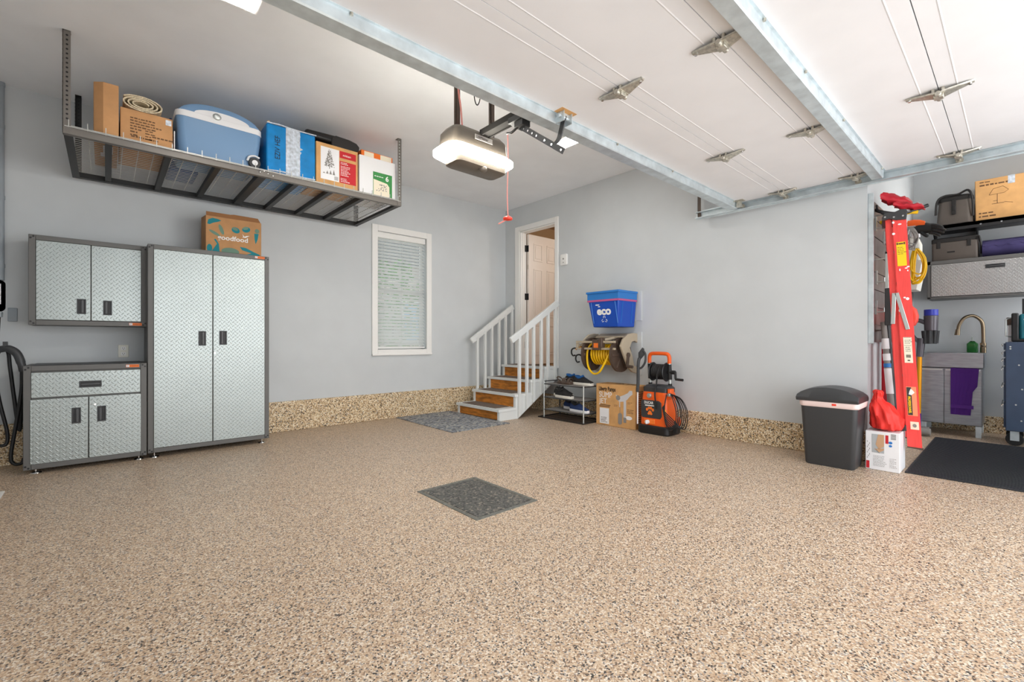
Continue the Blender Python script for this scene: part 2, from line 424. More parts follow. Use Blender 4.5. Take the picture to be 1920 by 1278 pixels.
# door casing, leaf
b = B(); c = 0.085
b.box(WB-.02, WB, dy0-c+.02, dy0, dz0-.02, dz1+c-.01).box(WB-.02, WB, dy1, dy1+c+.01, dz0-.02, dz1+c-.01).box(WB-.02, WB, dy0, dy1, dz1, dz1+c-.01)
b.box(WB, WB+.125, dy0-.0, dy0+.018, dz0-.03, dz1).box(WB, WB+.125, dy1-.018, dy1, dz0-.03, dz1).box(WB, WB+.125, dy0, dy1, dz1-.018, dz1)
b.box(WB+.03, WB+.06, dy0+.018, dy0+.03, dz0-.03, dz1-.018).box(WB+.03, WB+.06, dy1-.03, dy1-.018, dz0-.03, dz1-.018)
struct('trim_2', b, white_m, 0.004)
struct('trim_3', B().box(WB-.01, WB+.13, dy0+.018, dy1-.018, dz0-.03, dz0-.012), carpet_m)
lx0, ly = WB+.128, 5.085
b = B(); b.box(lx0, lx0+.70, ly, ly+.04, dz0, dz1-.025)
leaf = struct('door_1', b, door_m, 0.003)
b = B()
for (u0, u1) in ((.10, .30), (.40, .60)):
    for (v0, v1) in ((.14, .62), (.74, 1.5), (1.62, 1.90)):
        x0, x1, z0, z1 = lx0+u0, lx0+u1, dz0+v0, dz0+v1
        for (a0, a1, c0, c1) in ((x0, x1, z0, z0+.022), (x0, x1, z1-.022, z1), (x0, x0+.022, z0+.022, z1-.022), (x1-.022, x1, z0+.022, z1-.022)):
            b.box(a0, a1, ly-.008, ly, c0, c1)
        b.box(x0+.04, x1-.04, ly-.006, ly, z0+.04, z1-.04)
b.obj('raised_panel', door_m, leaf, bevel=0.004)
for z in (2.45, 1.70, 0.95):
    B().box(WB+.085, WB+.128, dy1-.026, dy1-.0185, z-.05, z+.05).box(lx0-.003, lx0, ly+.002, ly+.038, z-.05, z+.05).cyl((lx0-.006, ly+.045, z-.05), (lx0-.006, ly+.045, z+.05), .009).obj('hinge', black_m, leaf)
B().box(lx0-.002, lx0, ly+.012, ly+.028, 2.13, 2.2).obj('latch_plate', hinge_m, leaf)

# ------------------------------------------------------------------ garage door overhead
GZ = 2.36
gd = thing('garage_door', 'white sectional garage door raised flat overhead with steel struts', 'garage door', (2.16, 0.8, GZ))
seams = [1.93, 1.42, 0.885, 0.288, -0.30]
for i in range(4):
    y1, y0 = seams[i]-0.002, seams[i+1]+0.002
    b = B().box(-0.28, 4.60, y0, y1, GZ, GZ+0.045)
    for yy in (y1-0.07, y0+0.07):
        if (i == 0 and yy > 1.7) or (i == 3 and yy < 0): continue
        b.prism([(-0.28, yy-.005, GZ), (-0.28, yy, GZ-.0018), (-0.28, yy+.005, GZ)], (4.88, 0, 0))
    b.obj('door_section', gdoor_m, gd, smooth=False)
for yc, zz, hw in ((1.876, 2.302, .044), (0.752, 2.302, .037)):
    prof = [(-hw-.012, GZ-.003), (-hw, GZ-.003), (-hw, zz+.006), (-hw+.006, zz), (hw-.003, zz), (hw, zz+.003), (hw, GZ), (-hw-.012, GZ)]
    st = B().prism([(-0.28, yc+p, q) for p, q in prof], (4.87, 0, 0)).obj('strut', galv_m, gd, smooth=False)
    b = B()
    for x in (0.75, 2.05, 2.6, 3.34, 4.5): b.cyl((x, yc-hw-.006, GZ-.014), (x, yc-hw-.006, GZ-.002), .007, n=6)
    b.obj('screw', hinge_m, st)
def hinge(x, y, s=1.0):
    b = B()
    for sg in (-1, 1):      # two leaves that taper to a screwed tip
        b.hexa([(x-.042*s, y+sg*.012, GZ-.03), (x+.042*s, y+sg*.012, GZ-.03), (x+.010, y+sg*.135*s, GZ-.010), (x-.010, y+sg*.135*s, GZ-.010)],
               [(x-.042*s, y+sg*.012, GZ-.022), (x+.042*s, y+sg*.012, GZ-.022), (x+.014, y+sg*.135*s, GZ-.0005), (x-.014, y+sg*.135*s, GZ-.0005)])
        b.box(x-.036*s, x+.036*s, y+sg*.02-.006, y+sg*.02+.006, GZ-.03, GZ-.001)
    h = b.obj('hinge', hinge_m, gd, smooth=False)
    B().cyl((x-.045*s, y, GZ-.032), (x+.045*s, y, GZ-.032), .014, n=12).box(x-.022, x+.022, y-.02, y+.02, GZ-.046, GZ-.022).obj('knuckle', hinge_m, h, bevel=.003)
    b = B()
    for sg in (-1, 1): b.cyl((x, y+sg*.12*s, GZ-.02), (x, y+sg*.12*s, GZ-.006), .007, n=6)
    b.obj('screw', chrome_m, h)
for y in (1.42, 0.885, 0.288):
    for x in (2.05, 3.34): hinge(x, y)
    hinge(4.53, y, 0.85)
for y in (1.80, 1.42, 0.885, 0.288):
    b = B().cyl((4.56, y, GZ-.035), (4.625, y, GZ-.035), .006, n=8).cyl((4.618, y, GZ-.035), (4.645, y, GZ-.035), .022, n=16)
    if y == 1.80: b.box(4.50, 4.57, y-.05, y+.05, GZ-.004, GZ).box(4.535, 4.565, y-.02, y+.02, GZ-.06, GZ-.003)
    b.obj('roller', hinge_m, gd)
B().box(1.96, 2.09, 1.755, 1.825, GZ-.0012, GZ).obj('label', cardl_m, gd, label='orange tan sticker behind the opener bracket')
tr = thing('door_track', 'galvanised horizontal door track fixed beside the overhead door', 'track', (4.64, 2.3, 2.31))
def chan(y):
    x = 4.612
    return [(x, y, 2.298), (x+.052, y, 2.298), (x+.052, y, 2.36), (x, y, 2.36), (x, y, 2.355), (x+.047, y, 2.355), (x+.047, y, 2.303), (x, y, 2.303)]
B().loft([chan(2.275), chan(-0.3)]).obj('rail', galv_m, tr, smooth=False)
B().box(4.664, 4.668, -0.35, 2.275, 2.29, 2.38).obj('angle_backing', galv_m, tr, smooth=False)
b = B().box(4.645, 4.69, 2.255, 2.259, 2.30, CZ).box(4.645, 4.649, 2.225, 2.259, 2.30, CZ)
for z in (2.34, 2.42, 2.5, 2.58): b.cyl((4.67, 2.252, z), (4.67, 2.26, z), .008, n=8)
b.obj('hanger', brown_m, tr, smooth=False)

# ------------------------------------------------------------------ opener
op = thing('garage_door_opener', 'grey garage door opener with glowing lens hung from ceiling straps', 'door opener', (2.0, 2.63, 2.25))
B().rrect(2.0, 2.65, .30, .145, .09, [(2.272, .075), (2.285, .045), (2.318, .0), (2.345, .0), (2.372, .03)], 6).obj('light_lens', lens_m, op)
B().rrect(2.0, 2.655, .245, .115, .05, [(2.372, .0), (2.47, .005), (2.505, .03), (2.515, .06)], 6).obj('housing', brz_m, op)
B().rrect(2.01, 2.64, .225, .095, .04, [(2.244, .02), (2.255, .004), (2.292, .0)], 5).ball((2.02, 2.575, 2.25), .035, .03, .028).obj('bottom_cover', brz_m, op)
b = B(); b.rect((1.9, 2.536, 2.0), XA, ZA, .02, .425, .155, .034, .004); b.mi = 1; b.text('LiftMaster', .026, (1.9, 2.532, 2.0), XA, ZA, .03, .434)
b.obj('badge', [pumpd_m, ink_m], op, smooth=False)
for x, y in ((1.862, 2.66), (2.13, 2.6)):
    B().box(x-.018, x+.018, y-.002, y+.002, 2.44, CZ).box(x-.018, x-.015, y-.002, y+.022, 2.44, CZ).obj('hanger_strap', brown_m, op, smooth=False)
B().box(1.99, 2.05, -0.3, 2.56, 2.478, 2.506).box(1.98, 1.99, -0.3, 2.56, 2.47, 2.512).box(2.05, 2.06, -0.3, 2.56, 2.47, 2.512).obj('rail', P('matt black rail', (30, 28, 26), .95), op, smooth=False)
b = B().box(1.975, 2.065, 2.08, 2.25, 2.44, 2.478).box(1.985, 2.055, 2.12, 2.2, 2.40, 2.44); b.tube(smoothpts([(2.0, 2.17, 2.41), (2.0, 2.24, 2.39), (2.0, 2.29, 2.40)]), .009, 6)
b.obj('trolley', black_m, op, bevel=.003)
B().beam((2.02, 2.19, 2.425), (2.02, 1.80, 2.135), .006, .036, (0, 0, 1)).obj('straight_arm', dgrey_m, op, smooth=False)
pts = smoothpts([(2.028, 1.98, 2.25), (2.028, 1.90, 2.205), (2.028, 1.85, 2.215), (2.028, 1.825, 2.27), (2.028, 1.80, 2.34)], 5)
b = B(); b.loft([[p+V(dx, 0, 0)+V(0, dy, dz) for dx, dy, dz in ((-.004, -.015, 0), (.004, -.015, 0), (.004, .015, .012), (-.004, .015, .012))] for p in pts])
b.obj('curved_arm', dgrey_m, op, smooth=False)
b = B().box(1.985, 2.07, 1.79, 1.835, 2.33, 2.358).cyl((1.975, 1.80, 2.335), (2.08, 1.80, 2.335), .012).box(1.99, 1.996, 1.77, 1.84, 2.30, 2.36).box(2.06, 2.066, 1.77, 1.84, 2.30, 2.36)
b.obj('door_bracket', galv_m, op, bevel=.002)
for t in (0.12, 0.22, 0.32, 0.42, 0.6, 0.75, 0.95):
    p = V(2.02, 2.19, 2.425).lerp(V(2.02, 1.80, 2.135), t); B().cyl(p+V(-.006, -.003, -.003), p+V(.006, -.003, -.003), .007, n=8).obj('bolt', chrome_m, op)
B().tube(smoothpts([(2.0, 2.28, 2.395), (2.002, 2.278, 2.2), (1.996, 2.28, 2.0), (2.003, 2.28, 1.84)]), .0035, 6).tube(smoothpts([(2.0, 2.28, 1.828), (1.985, 2.31, 1.812), (1.97, 2.34, 1.80)]), .0045, 6).obj('pull_cord', cord_m, op)
B().lathe([(.006, -.02), (.03, -.014), (.032, -.004), (.02, .006), (.006, .012)], (2.0, 2.28, 1.835), n=18).obj('pull_handle', redh_m, op)
b = B()
for dx in (0, .008): b.tube(smoothpts([(1.845+dx, 2.63, 3.0), (1.84+dx, 2.63, 2.8), (1.855+dx, 2.62, 2.65), (1.875+dx, 2.63, 2.52)]), .003, 5)
b.obj('wire', cord_m, op)
B().tube(smoothpts([(1.98, 2.62, 3.08), (1.975, 2.62, 2.80), (2.0, 2.62, 2.72), (2.03, 2.62, 2.78), (2.03, 2.62, 2.95)]), .004, 6).obj('power_cord', black_m, op)
alcove_fill_m = P('added alcove panel', (255, 250, 240), 0.4, emit=105.0)  # for the added, unseen ceiling panel that brightens the alcove
for k, (x, y, lb) in enumerate(((3.57, 3.15, 'small square ceiling light glowing beyond the door opener arm'), (0.60, 3.12, 'square ceiling light glowing near the front strut of the door'), (6.15, -0.32, 'added square light panel brightening the sink alcove'))):
    t = thing('ceiling_light', lb, 'light', (x, y, CZ))
    B().box(x-.11, x+.11, y-.11, y+.11, CZ-.012, CZ).obj('frame', white_m, t, bevel=.003)
    B().box(x-.092, x+.092, y-.092, y+.092, CZ-.015, CZ-.011).obj('diffuser', alcove_fill_m if k == 2 else panel_m, t, smooth=False)

# ------------------------------------------------------------------ overhead rack and what is on it
rk = thing('overhead_storage_rack', 'grey steel wire rack hung from the ceiling above the tread plate cabinets', 'storage rack', (1.0, 4.8, 2.4))
RX0, RX1, RY0, RY1, RZ = -0.22, 2.265, 4.245, 5.36, 2.398
for x, y, sx, sy in ((RX0, RY0, 1, 1), (RX1, RY0, -1, 1), (RX0+.02, RY1, 1, -1), (RX1, RY1, -1, -1)):
    b = B().box(min(x, x+sx*.04), max(x, x+sx*.04), min(y, y+sy*.003), max(y, y+sy*.003), RZ, CZ).box(min(x, x+sx*.003), max(x, x+sx*.003), min(y, y+sy*.04), max(y, y+sy*.04), RZ, CZ)
    b.box(min(x, x+sx*.04), max(x, x+sx*.04), min(y, y+sy*.05), max(y, y+sy*.05), CZ-.004, CZ)
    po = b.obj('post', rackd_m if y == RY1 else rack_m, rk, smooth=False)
    b = B(); z = RZ+.1
    while z < CZ-.03:
        b.cyl((x+sx*.022, y-sy*.0012, z), (x+sx*.022, y+sy*.0045, z), .0065, n=8)
        b.cyl((x-sx*.0012, y+sy*.022, z), (x+sx*.0045, y+sy*.022, z), .0065, n=8); z += .031
    b.obj('hole', alu_m if (x, y) == (RX1, RY0) else black_m, po, smooth=False)
for (p0, p1) in (((RX0, RY0), (RX1, RY0)), ((RX0, RY1), (RX1, RY1))):
    y = p0[1]; s = 1 if y == RY0 else -1
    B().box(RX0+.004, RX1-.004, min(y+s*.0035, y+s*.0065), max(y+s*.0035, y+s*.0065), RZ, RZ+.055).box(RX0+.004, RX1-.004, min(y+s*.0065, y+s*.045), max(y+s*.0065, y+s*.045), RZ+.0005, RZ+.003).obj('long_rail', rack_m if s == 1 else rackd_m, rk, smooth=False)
for x, s in ((RX0, 1), (RX1, -1)):
    B().box(min(x+s*.0035, x+s*.0065), max(x+s*.0035, x+s*.0065), RY0+.007, RY1-.007, RZ, RZ+.055).box(min(x+s*.0065, x+s*.05), max(x+s*.0065, x+s*.05), RY0+.046, RY1-.046, RZ+.0005, RZ+.003).obj('end_rail', rackd_m, rk, smooth=False)
for x in (0.01, 0.35, 0.67, 0.99, 1.265, 1.57, 1.88):
    wd = .06 if x == .99 else .04
    B().box(x-wd/2, x+wd/2, RY0+.0075, RY1-.0075, RZ+.006, RZ+.05).obj('cross_beam', rackd_m, rk, smooth=False)
b = B(); dz = RZ+.058; y = RY0+.004
while y < RY1: b.beam((RX0+.01, y, dz), (RX1-.01, y, dz), .0042, .0042); y += .044
x = RX0+.03
while x < RX1-.02:
    b.box(x-.0025, x+.0025, RY0-.004, RY1, dz+.002, dz+.007).box(x-.0025, x+.0025, RY0-.006, RY0-.001, dz-.045+.03, dz+.036); x += .093
b.box(RX0+.01, RX1-.01, RY0-.008, RY0-.003, RZ+.045, RZ+.050)
b.obj('wire_deck', wire_m, rk, smooth=False)
for x, z in ((.96, .03), (1.02, .03), (.99, .045), (1.06, .02)): B().ball((x, RY0-.002, RZ+z), .009, .006, .009, 8, 5).obj('bolt', chrome_m, rk)
for x in (.93, .99, 1.04): B().ball((x, RY1-.02, RZ-.002), .011, .011, .007, 8, 5).obj('bolt', chrome_m, rk)
TZ = RZ+.068
def carton(name, label, cat, x0, x1, y0, y1, z0, z1, m, group=None, bev=.004, lean=0):
    t = thing(name, label, cat, ((x0+x1)/2, (y0+y1)/2, z0), 0, group)
    b = B(); b.hexa([(x0, y0, z0), (x1, y0, z0), (x1, y1, z0), (x0, y1, z0)], [(x0, y0, z1), (x1, y0, z1-lean), (x1, y1, z1-lean), (x0, y1, z1)])
    b.obj('carton', m, t, bevel=bev); return t
# tall narrow carton, turned slightly
t = thing('cardboard_box', 'tall narrow plain cardboard box at the end of the overhead rack', 'box', (0.0, 4.7, TZ))
B().loft([[(-.018, 4.285, z), (.064, 4.285, z), (.064, 5.1, z), (-.072, 5.1, z), (-.069, 4.325, z)] for z in (TZ, 2.83)]).obj('carton', card_m, t, bevel=.004)
b = B()
for a, c, d, e in ((-.02, 4.55, .055, .18), (-.035, 4.72, .045, .1), (-.01, 4.66, .04, .1)): b.box(a, a+d, c, c+e, TZ-.0015, TZ)
b.obj('label', wpaper_m, t, smooth=False)
# shipping carton
t = carton('shipping_box', 'cardboard box with dark printed lines under the rolled cream rug', 'box', .072, .375, 4.30, 4.95, TZ, 2.695, card_m, lean=.0)
b = B(); o = (.072, 4.2995, TZ); random.seed(3)
b.scribble(o, XA, ZA, .055, .165, .19, 4, .02, .5); b.scribble(o, XA, ZA, .055, .085, .06, 3, .022, .5); b.scribble(o, XA, ZA, .14, .09, .04, 4, .02, .5); b.scribble(o, XA, ZA, .18, .055, .1, 1, .02, .6); b.scribble(o, XA, ZA, .06, .03, .2, 1, .02, .6)
b.obj('printing', inkb_m, t, smooth=False)
B().rect((.072, 4.2995, TZ), XA, ZA, .26, .175, .035, .04).obj('tape', film_m, t, smooth=False)
# rolled rug: flattened spiral
pts = []
for i in range(64):
    a = i/63*2*PI*3.4; r = .022+.034*i/63*1.5
    pts.append((.195+r*1.75*math.cos(a), 2.70+.061+r*.78*math.sin(a)))
b = B(); th = .0045; ring = []
n = len(pts)
for i, (x, z) in enumerate(pts):
    a = pts[max(i-1, 0)]; c = pts[min(i+1, n-1)]; d = V(c[0]-a[0], c[1]-a[1]); d = d.normalized(); nx, nz = -d.y*th, d.x*th
    ring.append(((x+nx, z+nz), (x-nx, z-nz)))
poly = [r[0] for r in ring]+[r[1] for r in ring][::-1]
for i in range(n-1):
    q = [ring[i][0], ring[i+1][0], ring[i+1][1], ring[i][1]]
    b.prism([(x, 4.33, z) for x, z in q], (0, .55, 0))
o = b.obj('rolled_rug', rug_m); tag(o, 'rolled cream rug lying on the printed cardboard box', 'rug')
# cooler
t = thing('cooler', 'pale blue wheeled cooler with a white lid band on the overhead rack', 'cooler', (.69, 4.5, TZ))
cx, cy = .69, 4.53
B().rrect(cx, cy, .295, .235, .05, [(TZ+.002, .035), (TZ+.03, .025), (TZ+.20, .006), (TZ+.285, .0)], 5).obj('body', cooler_m, t)
z0 = TZ+.285
B().rrect(cx, cy, .298, .24, .055, [(z0, .002), (z0+.004, .0), (z0+.044, .0), (z0+.048, .004)], 6).obj('lid_band', coolw_m, t)
b = B(); rings = []
for y, e in ((cy-.236, .03), (cy-.228, .012), (cy-.19, 0), (cy+.19, 0), (cy+.236, .03)):
    up = [(cx+(.29-e)*(2*i/18-1), y, z0+.044+max(0, .105-e)*(1-abs(2*i/18-1)**2.4)**.7) for i in range(19)]
    rings.append([(cx-.29+e, y, z0+.04)]+up+[(cx+.29-e, y, z0+.04)])
b.loft(rings).obj('lid', cooler_m, t)
b = B(); pts = [(-.19, .0)]+[(.19*math.cos(PI-PI*i/16)-.0, .048*math.sin(PI*i/16)) for i in range(1, 16)]+[(.19, .0)]
b.flat((cx+.01, cy-.2355, z0+.046), XA, ZA, pts, .004).obj('handle_recess', coolw_m, t)
B().ball((cx-.03, cy-.243, z0+.055), .03, .012, .026).obj('latch', alu_m, t)
wh = B().cyl((cx+.24, cy-.245, TZ+.042), (cx+.24, cy-.185, TZ+.042), .045, n=24).obj('wheel', dgrey_m, t, bevel=.006)
B().cyl((cx+.24, cy-.249, TZ+.042), (cx+.24, cy-.244, TZ+.042), .022, n=20).obj('hub', coolw_m, wh)
B().tube(smoothpts([(cx+.185, cy-.238, TZ+.05), (cx+.2, cy-.24, TZ+.085), (cx+.24, cy-.24, TZ+.1), (cx+.275, cy-.238, TZ+.09)]), .008, 6).obj('wheel_arch', coolw_m, t)
t = B().box(.395, .60, 4.80, 5.15, TZ, 2.905).obj('storage_tote', tarp_m, bevel=.01); tag(t, 'dark blue item standing behind the pale blue cooler', 'tote')
B().box(.385, .391, 4.32, 4.75, TZ, 2.62).obj('folded_board', wpaper_m); tag(bpy.data.objects['folded_board'], 'thin pale grey board wedged between printed box and cooler', 'board')
# blue wrapped box
t = carton('wrapped_box', 'box wrapped in bright blue plastic with a clear tape band', 'box', 1.02, 1.425, 4.29, 4.82, TZ, 2.885, wrap_m, bev=.014, lean=-.0)
b = B(); random.seed(5)
for i in range(26):
    x = 1.175+random.uniform(0, .10); z = TZ+.01+random.uniform(0, .33); b.flat((x, 4.2885, z), XA, ZA, [(0, 0), (.012, .01), (random.uniform(.015, .05), random.uniform(.03, .09)), (.004, .05)], .002)
b.box(1.172, 1.29, 4.286, 4.2895, TZ+.004, 2.88)
b.box(1.225, 1.231, 4.284, 4.2865, TZ+.004, 2.88)
b.tube(smoothpts([(1.02, 4.288, 2.884), (1.12, 4.285, 2.889), (1.25, 4.287, 2.883), (1.43, 4.287, 2.887)]), .006, 5).tube(smoothpts([(1.03, 4.288, TZ+.012), (1.15, 4.285, TZ+.02), (1.3, 4.285, TZ+.01), (1.42, 4.287, TZ+.015)]), .006, 5)
b.obj('tape_band', film_m, t)
B().text('EZIV HEF', .06, (1.125, 4.2885, TZ+.12), XA, ZA, 0, 0, .85, rot=PI/2).obj('lettering', ink_m, t, smooth=False)
B().box(1.028, 1.05, 4.30, 4.33, 2.884, 2.905).obj('torn_corner', cardl_m, t, bevel=.003)
# tree box
t = carton('christmas_tree_box', 'cardboard box with a white and red christmas tree label', 'box', 1.43, 1.822, 4.29, 4.75, TZ, 2.845, cardl_m)
o = (1.43, 4.2888, TZ)
b = B().rect(o, XA, ZA, .04, .045, .17, .30); b.obj('label', wpaper_m, t, smooth=False)
B().rect(o, XA, ZA, .215, .045, .158, .205).rect(o, XA, ZA, .215, .28, .158, .065).obj('red_panel', red_m, t, smooth=False)
o2 = (1.43, 4.2880, TZ)
b = B(); random.seed(8)
for i in range(150):
    u = (i/149)**.6; wdt = .008+.05*u; x = .12+random.uniform(-wdt, wdt)*.8; b.disc(o2, XA, ZA, x, .325-.155*u, .0045, .004, 6)
b.rect(o2, XA, ZA, .117, .15, .006, .02)
for x, h in ((.07, .012), (.10, .03), (.13, .04), (.16, .05)): b.flat(o2, XA, ZA, [(x-.012, .10), (x+.012, .10), (x, .10+h)])
for i in range(9): b.rect(o2, XA, ZA, .165+.0042*i, .055, .0022, .035)
b.obj('printed_tree', pumpd_m, t, smooth=False)
b = B().text('mitten', .03, o2, XA, ZA, .245, .30); b.scribble(o2, XA, ZA, .225, .235, .07, 2, .013); b.scribble(o2, XA, ZA, .225, .2, .10, 7, .014); b.scribble(o2, XA, ZA, .225, .085, .08, 3, .014)
b.obj('lettering', wink_m, t, smooth=False)
# black roll and case on top
t = thing('black_case', 'black folded case lying on the wrapped blue box and the tree box', 'case', (1.5, 4.5, 2.885))
B().hexa([(1.345, 4.32, 2.887), (1.66, 4.32, 2.887), (1.66, 4.75, 2.887), (1.345, 4.75, 2.887)], [(1.352, 4.325, 2.95), (1.69, 4.325, 2.965), (1.69, 4.74, 2.965), (1.352, 4.74, 2.95)]).obj('body', black_m, t, bevel=.02)
b = B().loft([[(1.58, y, 2.85), (1.80, y, 2.848), (1.845, y, 2.87), (1.85, y, 2.905), (1.82, y, 2.935), (1.75, y, 2.95), (1.62, y, 2.955), (1.58, y, 2.93)] for y in (4.31, 4.7)])
b.obj('rolled_flap', P('black leatherette', (40, 38, 38), .5), t, bevel=.008)
# white box and orange box
t = carton('white_box', 'white box with a green picture label beside the rack end post', 'box', 1.838, 2.222, 4.29, 4.75, TZ, 2.835, wpaper_m)
o = (1.838, 4.2888, TZ); o2 = (1.838, 4.2880, TZ)
B().rect(o, XA, ZA, .14, .0, .205, .235).obj('label', green_m, t, smooth=False)
B().flat(o2, XA, ZA, [(.145, .0), (.315, .0), (.315, .11), (.29, .14), (.145, .16)]).obj('label_picture', skin_lbl, t, smooth=False)
b = B(); random.seed(2)
for i in range(34): b.disc((1.838, 4.2873, TZ), XA, ZA, .175+random.random()*.11, .05+random.random()*.07, .006, .004, 6)
b.obj('printed_tree', pumpd_m, t, smooth=False)
B().text('6', .07, (1.838, 4.2873, TZ), XA, ZA, .272, .165, bold=.002).scribble((1.838, 4.2873, TZ), XA, ZA, .155, .19, .10, 1, .022).obj('lettering', wink_m, t, smooth=False)
t = carton('orange_box', 'flat orange box lying on the white box near the rack post', 'box', 1.87, 2.205, 4.32, 4.6, 2.836, 2.90, orangep_m)
b = B().rect((1.87, 4.3185, 2.836), XA, ZA, .03, .01, .10, .045).rect((1.87, 4.3185, 2.836), XA, ZA, .2, .01, .12, .048); b.obj('printing', skin_lbl, t, smooth=False)

# ------------------------------------------------------------------ tread plate cabinets
def cup(parent, u0, u1, z0, z1, y, vert=True, ax='x'):
    # recessed dark pull: a raised rim, a deep dark well and a grip bar
    def bx(b, a0, a1, d0, d1, c0, c1):
        return b.box(a0, a1, y+d0, y+d1, c0, c1) if ax == 'x' else b.box(y+d0, y+d1, a0, a1, c0, c1)
    r = .009; b = B()
    for a in ((u0, u1, z0, z0+r), (u0, u1, z1-r, z1), (u0, u0+r, z0+r, z1-r), (u1-r, u1, z0+r, z1-r)): bx(b, a[0], a[1], -.007, 0, a[2], a[3])
    h = b.obj('handle', dgrey_m, parent, bevel=.002)
    b = B(); bx(b, u0+r, u1-r, -.0016, 0, z0+r, z1-r); b.obj('recess', black_m, h, smooth=False)
    b = B()
    if vert:
        m = u0+(u1-u0)*(.62 if vert == 1 else .36); bx(b, m-.009, m+.009, -.011, -.0016, z0+r, z1-r)
    else: bx(b, u0+r, u1-r, -.011, -.0016, z0+(z1-z0)*.35, z0+(z1-z0)*.62)
    b.obj('grip', P_grip, h, bevel=.003)
P_grip = P('grip plastic', (74, 75, 77), .4)
def cabinet(name, label, x0, x1, y0, y1, z0, z1, fw, fronts, feet, badge):
    t = thing(name, label, 'cabinet', ((x0+x1)/2, (y0+y1)/2, z0 if not feet else 0))
    b = B()
    b.box(x0, x0+.02, y0+.03, y1, z0, z1).box(x1-.02, x1, y0+.03, y1, z0, z1).box(x0+.02, x1-.02, y0+.03, y1, z1-.02, z1).box(x0+.02, x1-.02, y0+.03, y1, z0, z0+.02).box(x0+.02, x1-.02, y1-.01, y1, z0+.02, z1-.02)
    b.box(x0, x0+fw, y0, y0+.03, z0, z1).box(x1-fw, x1, y0, y0+.03, z0, z1).box(x0+fw, x1-fw, y0, y0+.03, z1-fw, z1).box(x0+fw, x1-fw, y0, y0+.03, z0, z0+fw)
    b.box(x0+fw, x1-fw, y0+.012, y0+.03, z0+fw, z1-fw)
    b.obj('body', dsteel_m, t, bevel=.003)
    b = B()
    for sx, xx in ((1, x0), (-1, x1)):
        for sz, zz in ((1, z0), (-1, z1)):
            for a, c in ((.012, .028), (.028, .014)): b.cyl((xx+sx*a, y0-.004, zz+sz*c), (xx+sx*a, y0+.002, zz+sz*c), .007, n=10)
    b.obj('rivet', black_m, t)
    for (nm, a0, a1, c0, c1, hd, lock) in fronts:
        d = B().box(a0, a1, y0-.006, y0+.014, c0, c1).obj(nm, platexz, t, bevel=.003)
        cup(d, *hd[:4], y0-.006, hd[4])
        if lock: B().cyl((lock[0], y0-.010, lock[1]), (lock[0], y0-.005, lock[1]), .008, n=14).obj('lock', chrome_m, d)
    for x in feet or ():
        for y in (y0+.05, y1-.06):
            B().cyl((x, y, .008), (x, y, z0+.004), .006, n=10).lathe([(.004, .014), (.030, .008), (.034, .0)], (x, y, 0), n=20).obj('foot', chrome_m, t)
    bx, bz = badge
    b = B().rect((bx, y0, bz), XA, ZA, 0, 0, .085, .022, .002); b.mi = 1; b.rect((bx, y0-.002, bz), XA, ZA, .002, .002, .02, .018, .0006); b.mi = 2
    b.text('GLADIATOR', .013, (bx, y0-.002, bz), XA, ZA, .0235, .0065, .78); b.text('C', .018, (bx, y0-.0026, bz), XA, ZA, .006, .005)
    b.obj('badge', [orangep_m, wpaper_m, ink_m], t, smooth=False)
    return t
cabinet('tall_cabinet', 'tall two door cabinet with silver tread plate doors standing on the floor', .262, 1.205, 4.975, 5.45, .045, 1.845, .04,
        [('door', .302, .7295, .085, 1.805, (.622, .679, .968, 1.10, 1), None), ('door', .7345, 1.165, .085, 1.805, (.783, .843, .975, 1.105, 2), (.747, .90))], (.31, 1.15), (1.08, 1.818))
cabinet('base_cabinet', 'low tread plate cabinet with one drawer over two doors', -.468, .256, 4.975, 5.45, .035, .822, .042,
        [('drawer', -.426, .214, .578, .77, (-.162, -.03, .64, .692, 0), None), ('door', -.432, -.1105, .075, .566, (-.205, -.152, .36, .484, 1), None), ('door', -.1055, .218, .075, .566, (-.057, -.003, .36, .484, 2), (-.07, .50))], (-.405, .205), (.12, .79))
cabinet('wall_cabinet', 'wall hung cabinet with two silver tread plate doors above the base cabinet', -.455, .266, 5.14, WA, 1.136, 1.845, .04,
        [('door', -.414, -.099, 1.178, 1.803, (-.182, -.126, 1.232, 1.355, 1), None), ('door', -.095, .226, 1.178, 1.803, (-.022, .034, 1.228, 1.35, 2), None)], None, (.145, 1.145))
B().box(-.43, .225, 5.0, 5.42, .822, .826).obj('dark_top_sheet', black_m); tag(bpy.data.objects['dark_top_sheet'], 'thin black sheet standing in for the dark recessed top of the base cabinet', 'sheet')  # flat black sheet stands in for the cabinet's dark recessed top
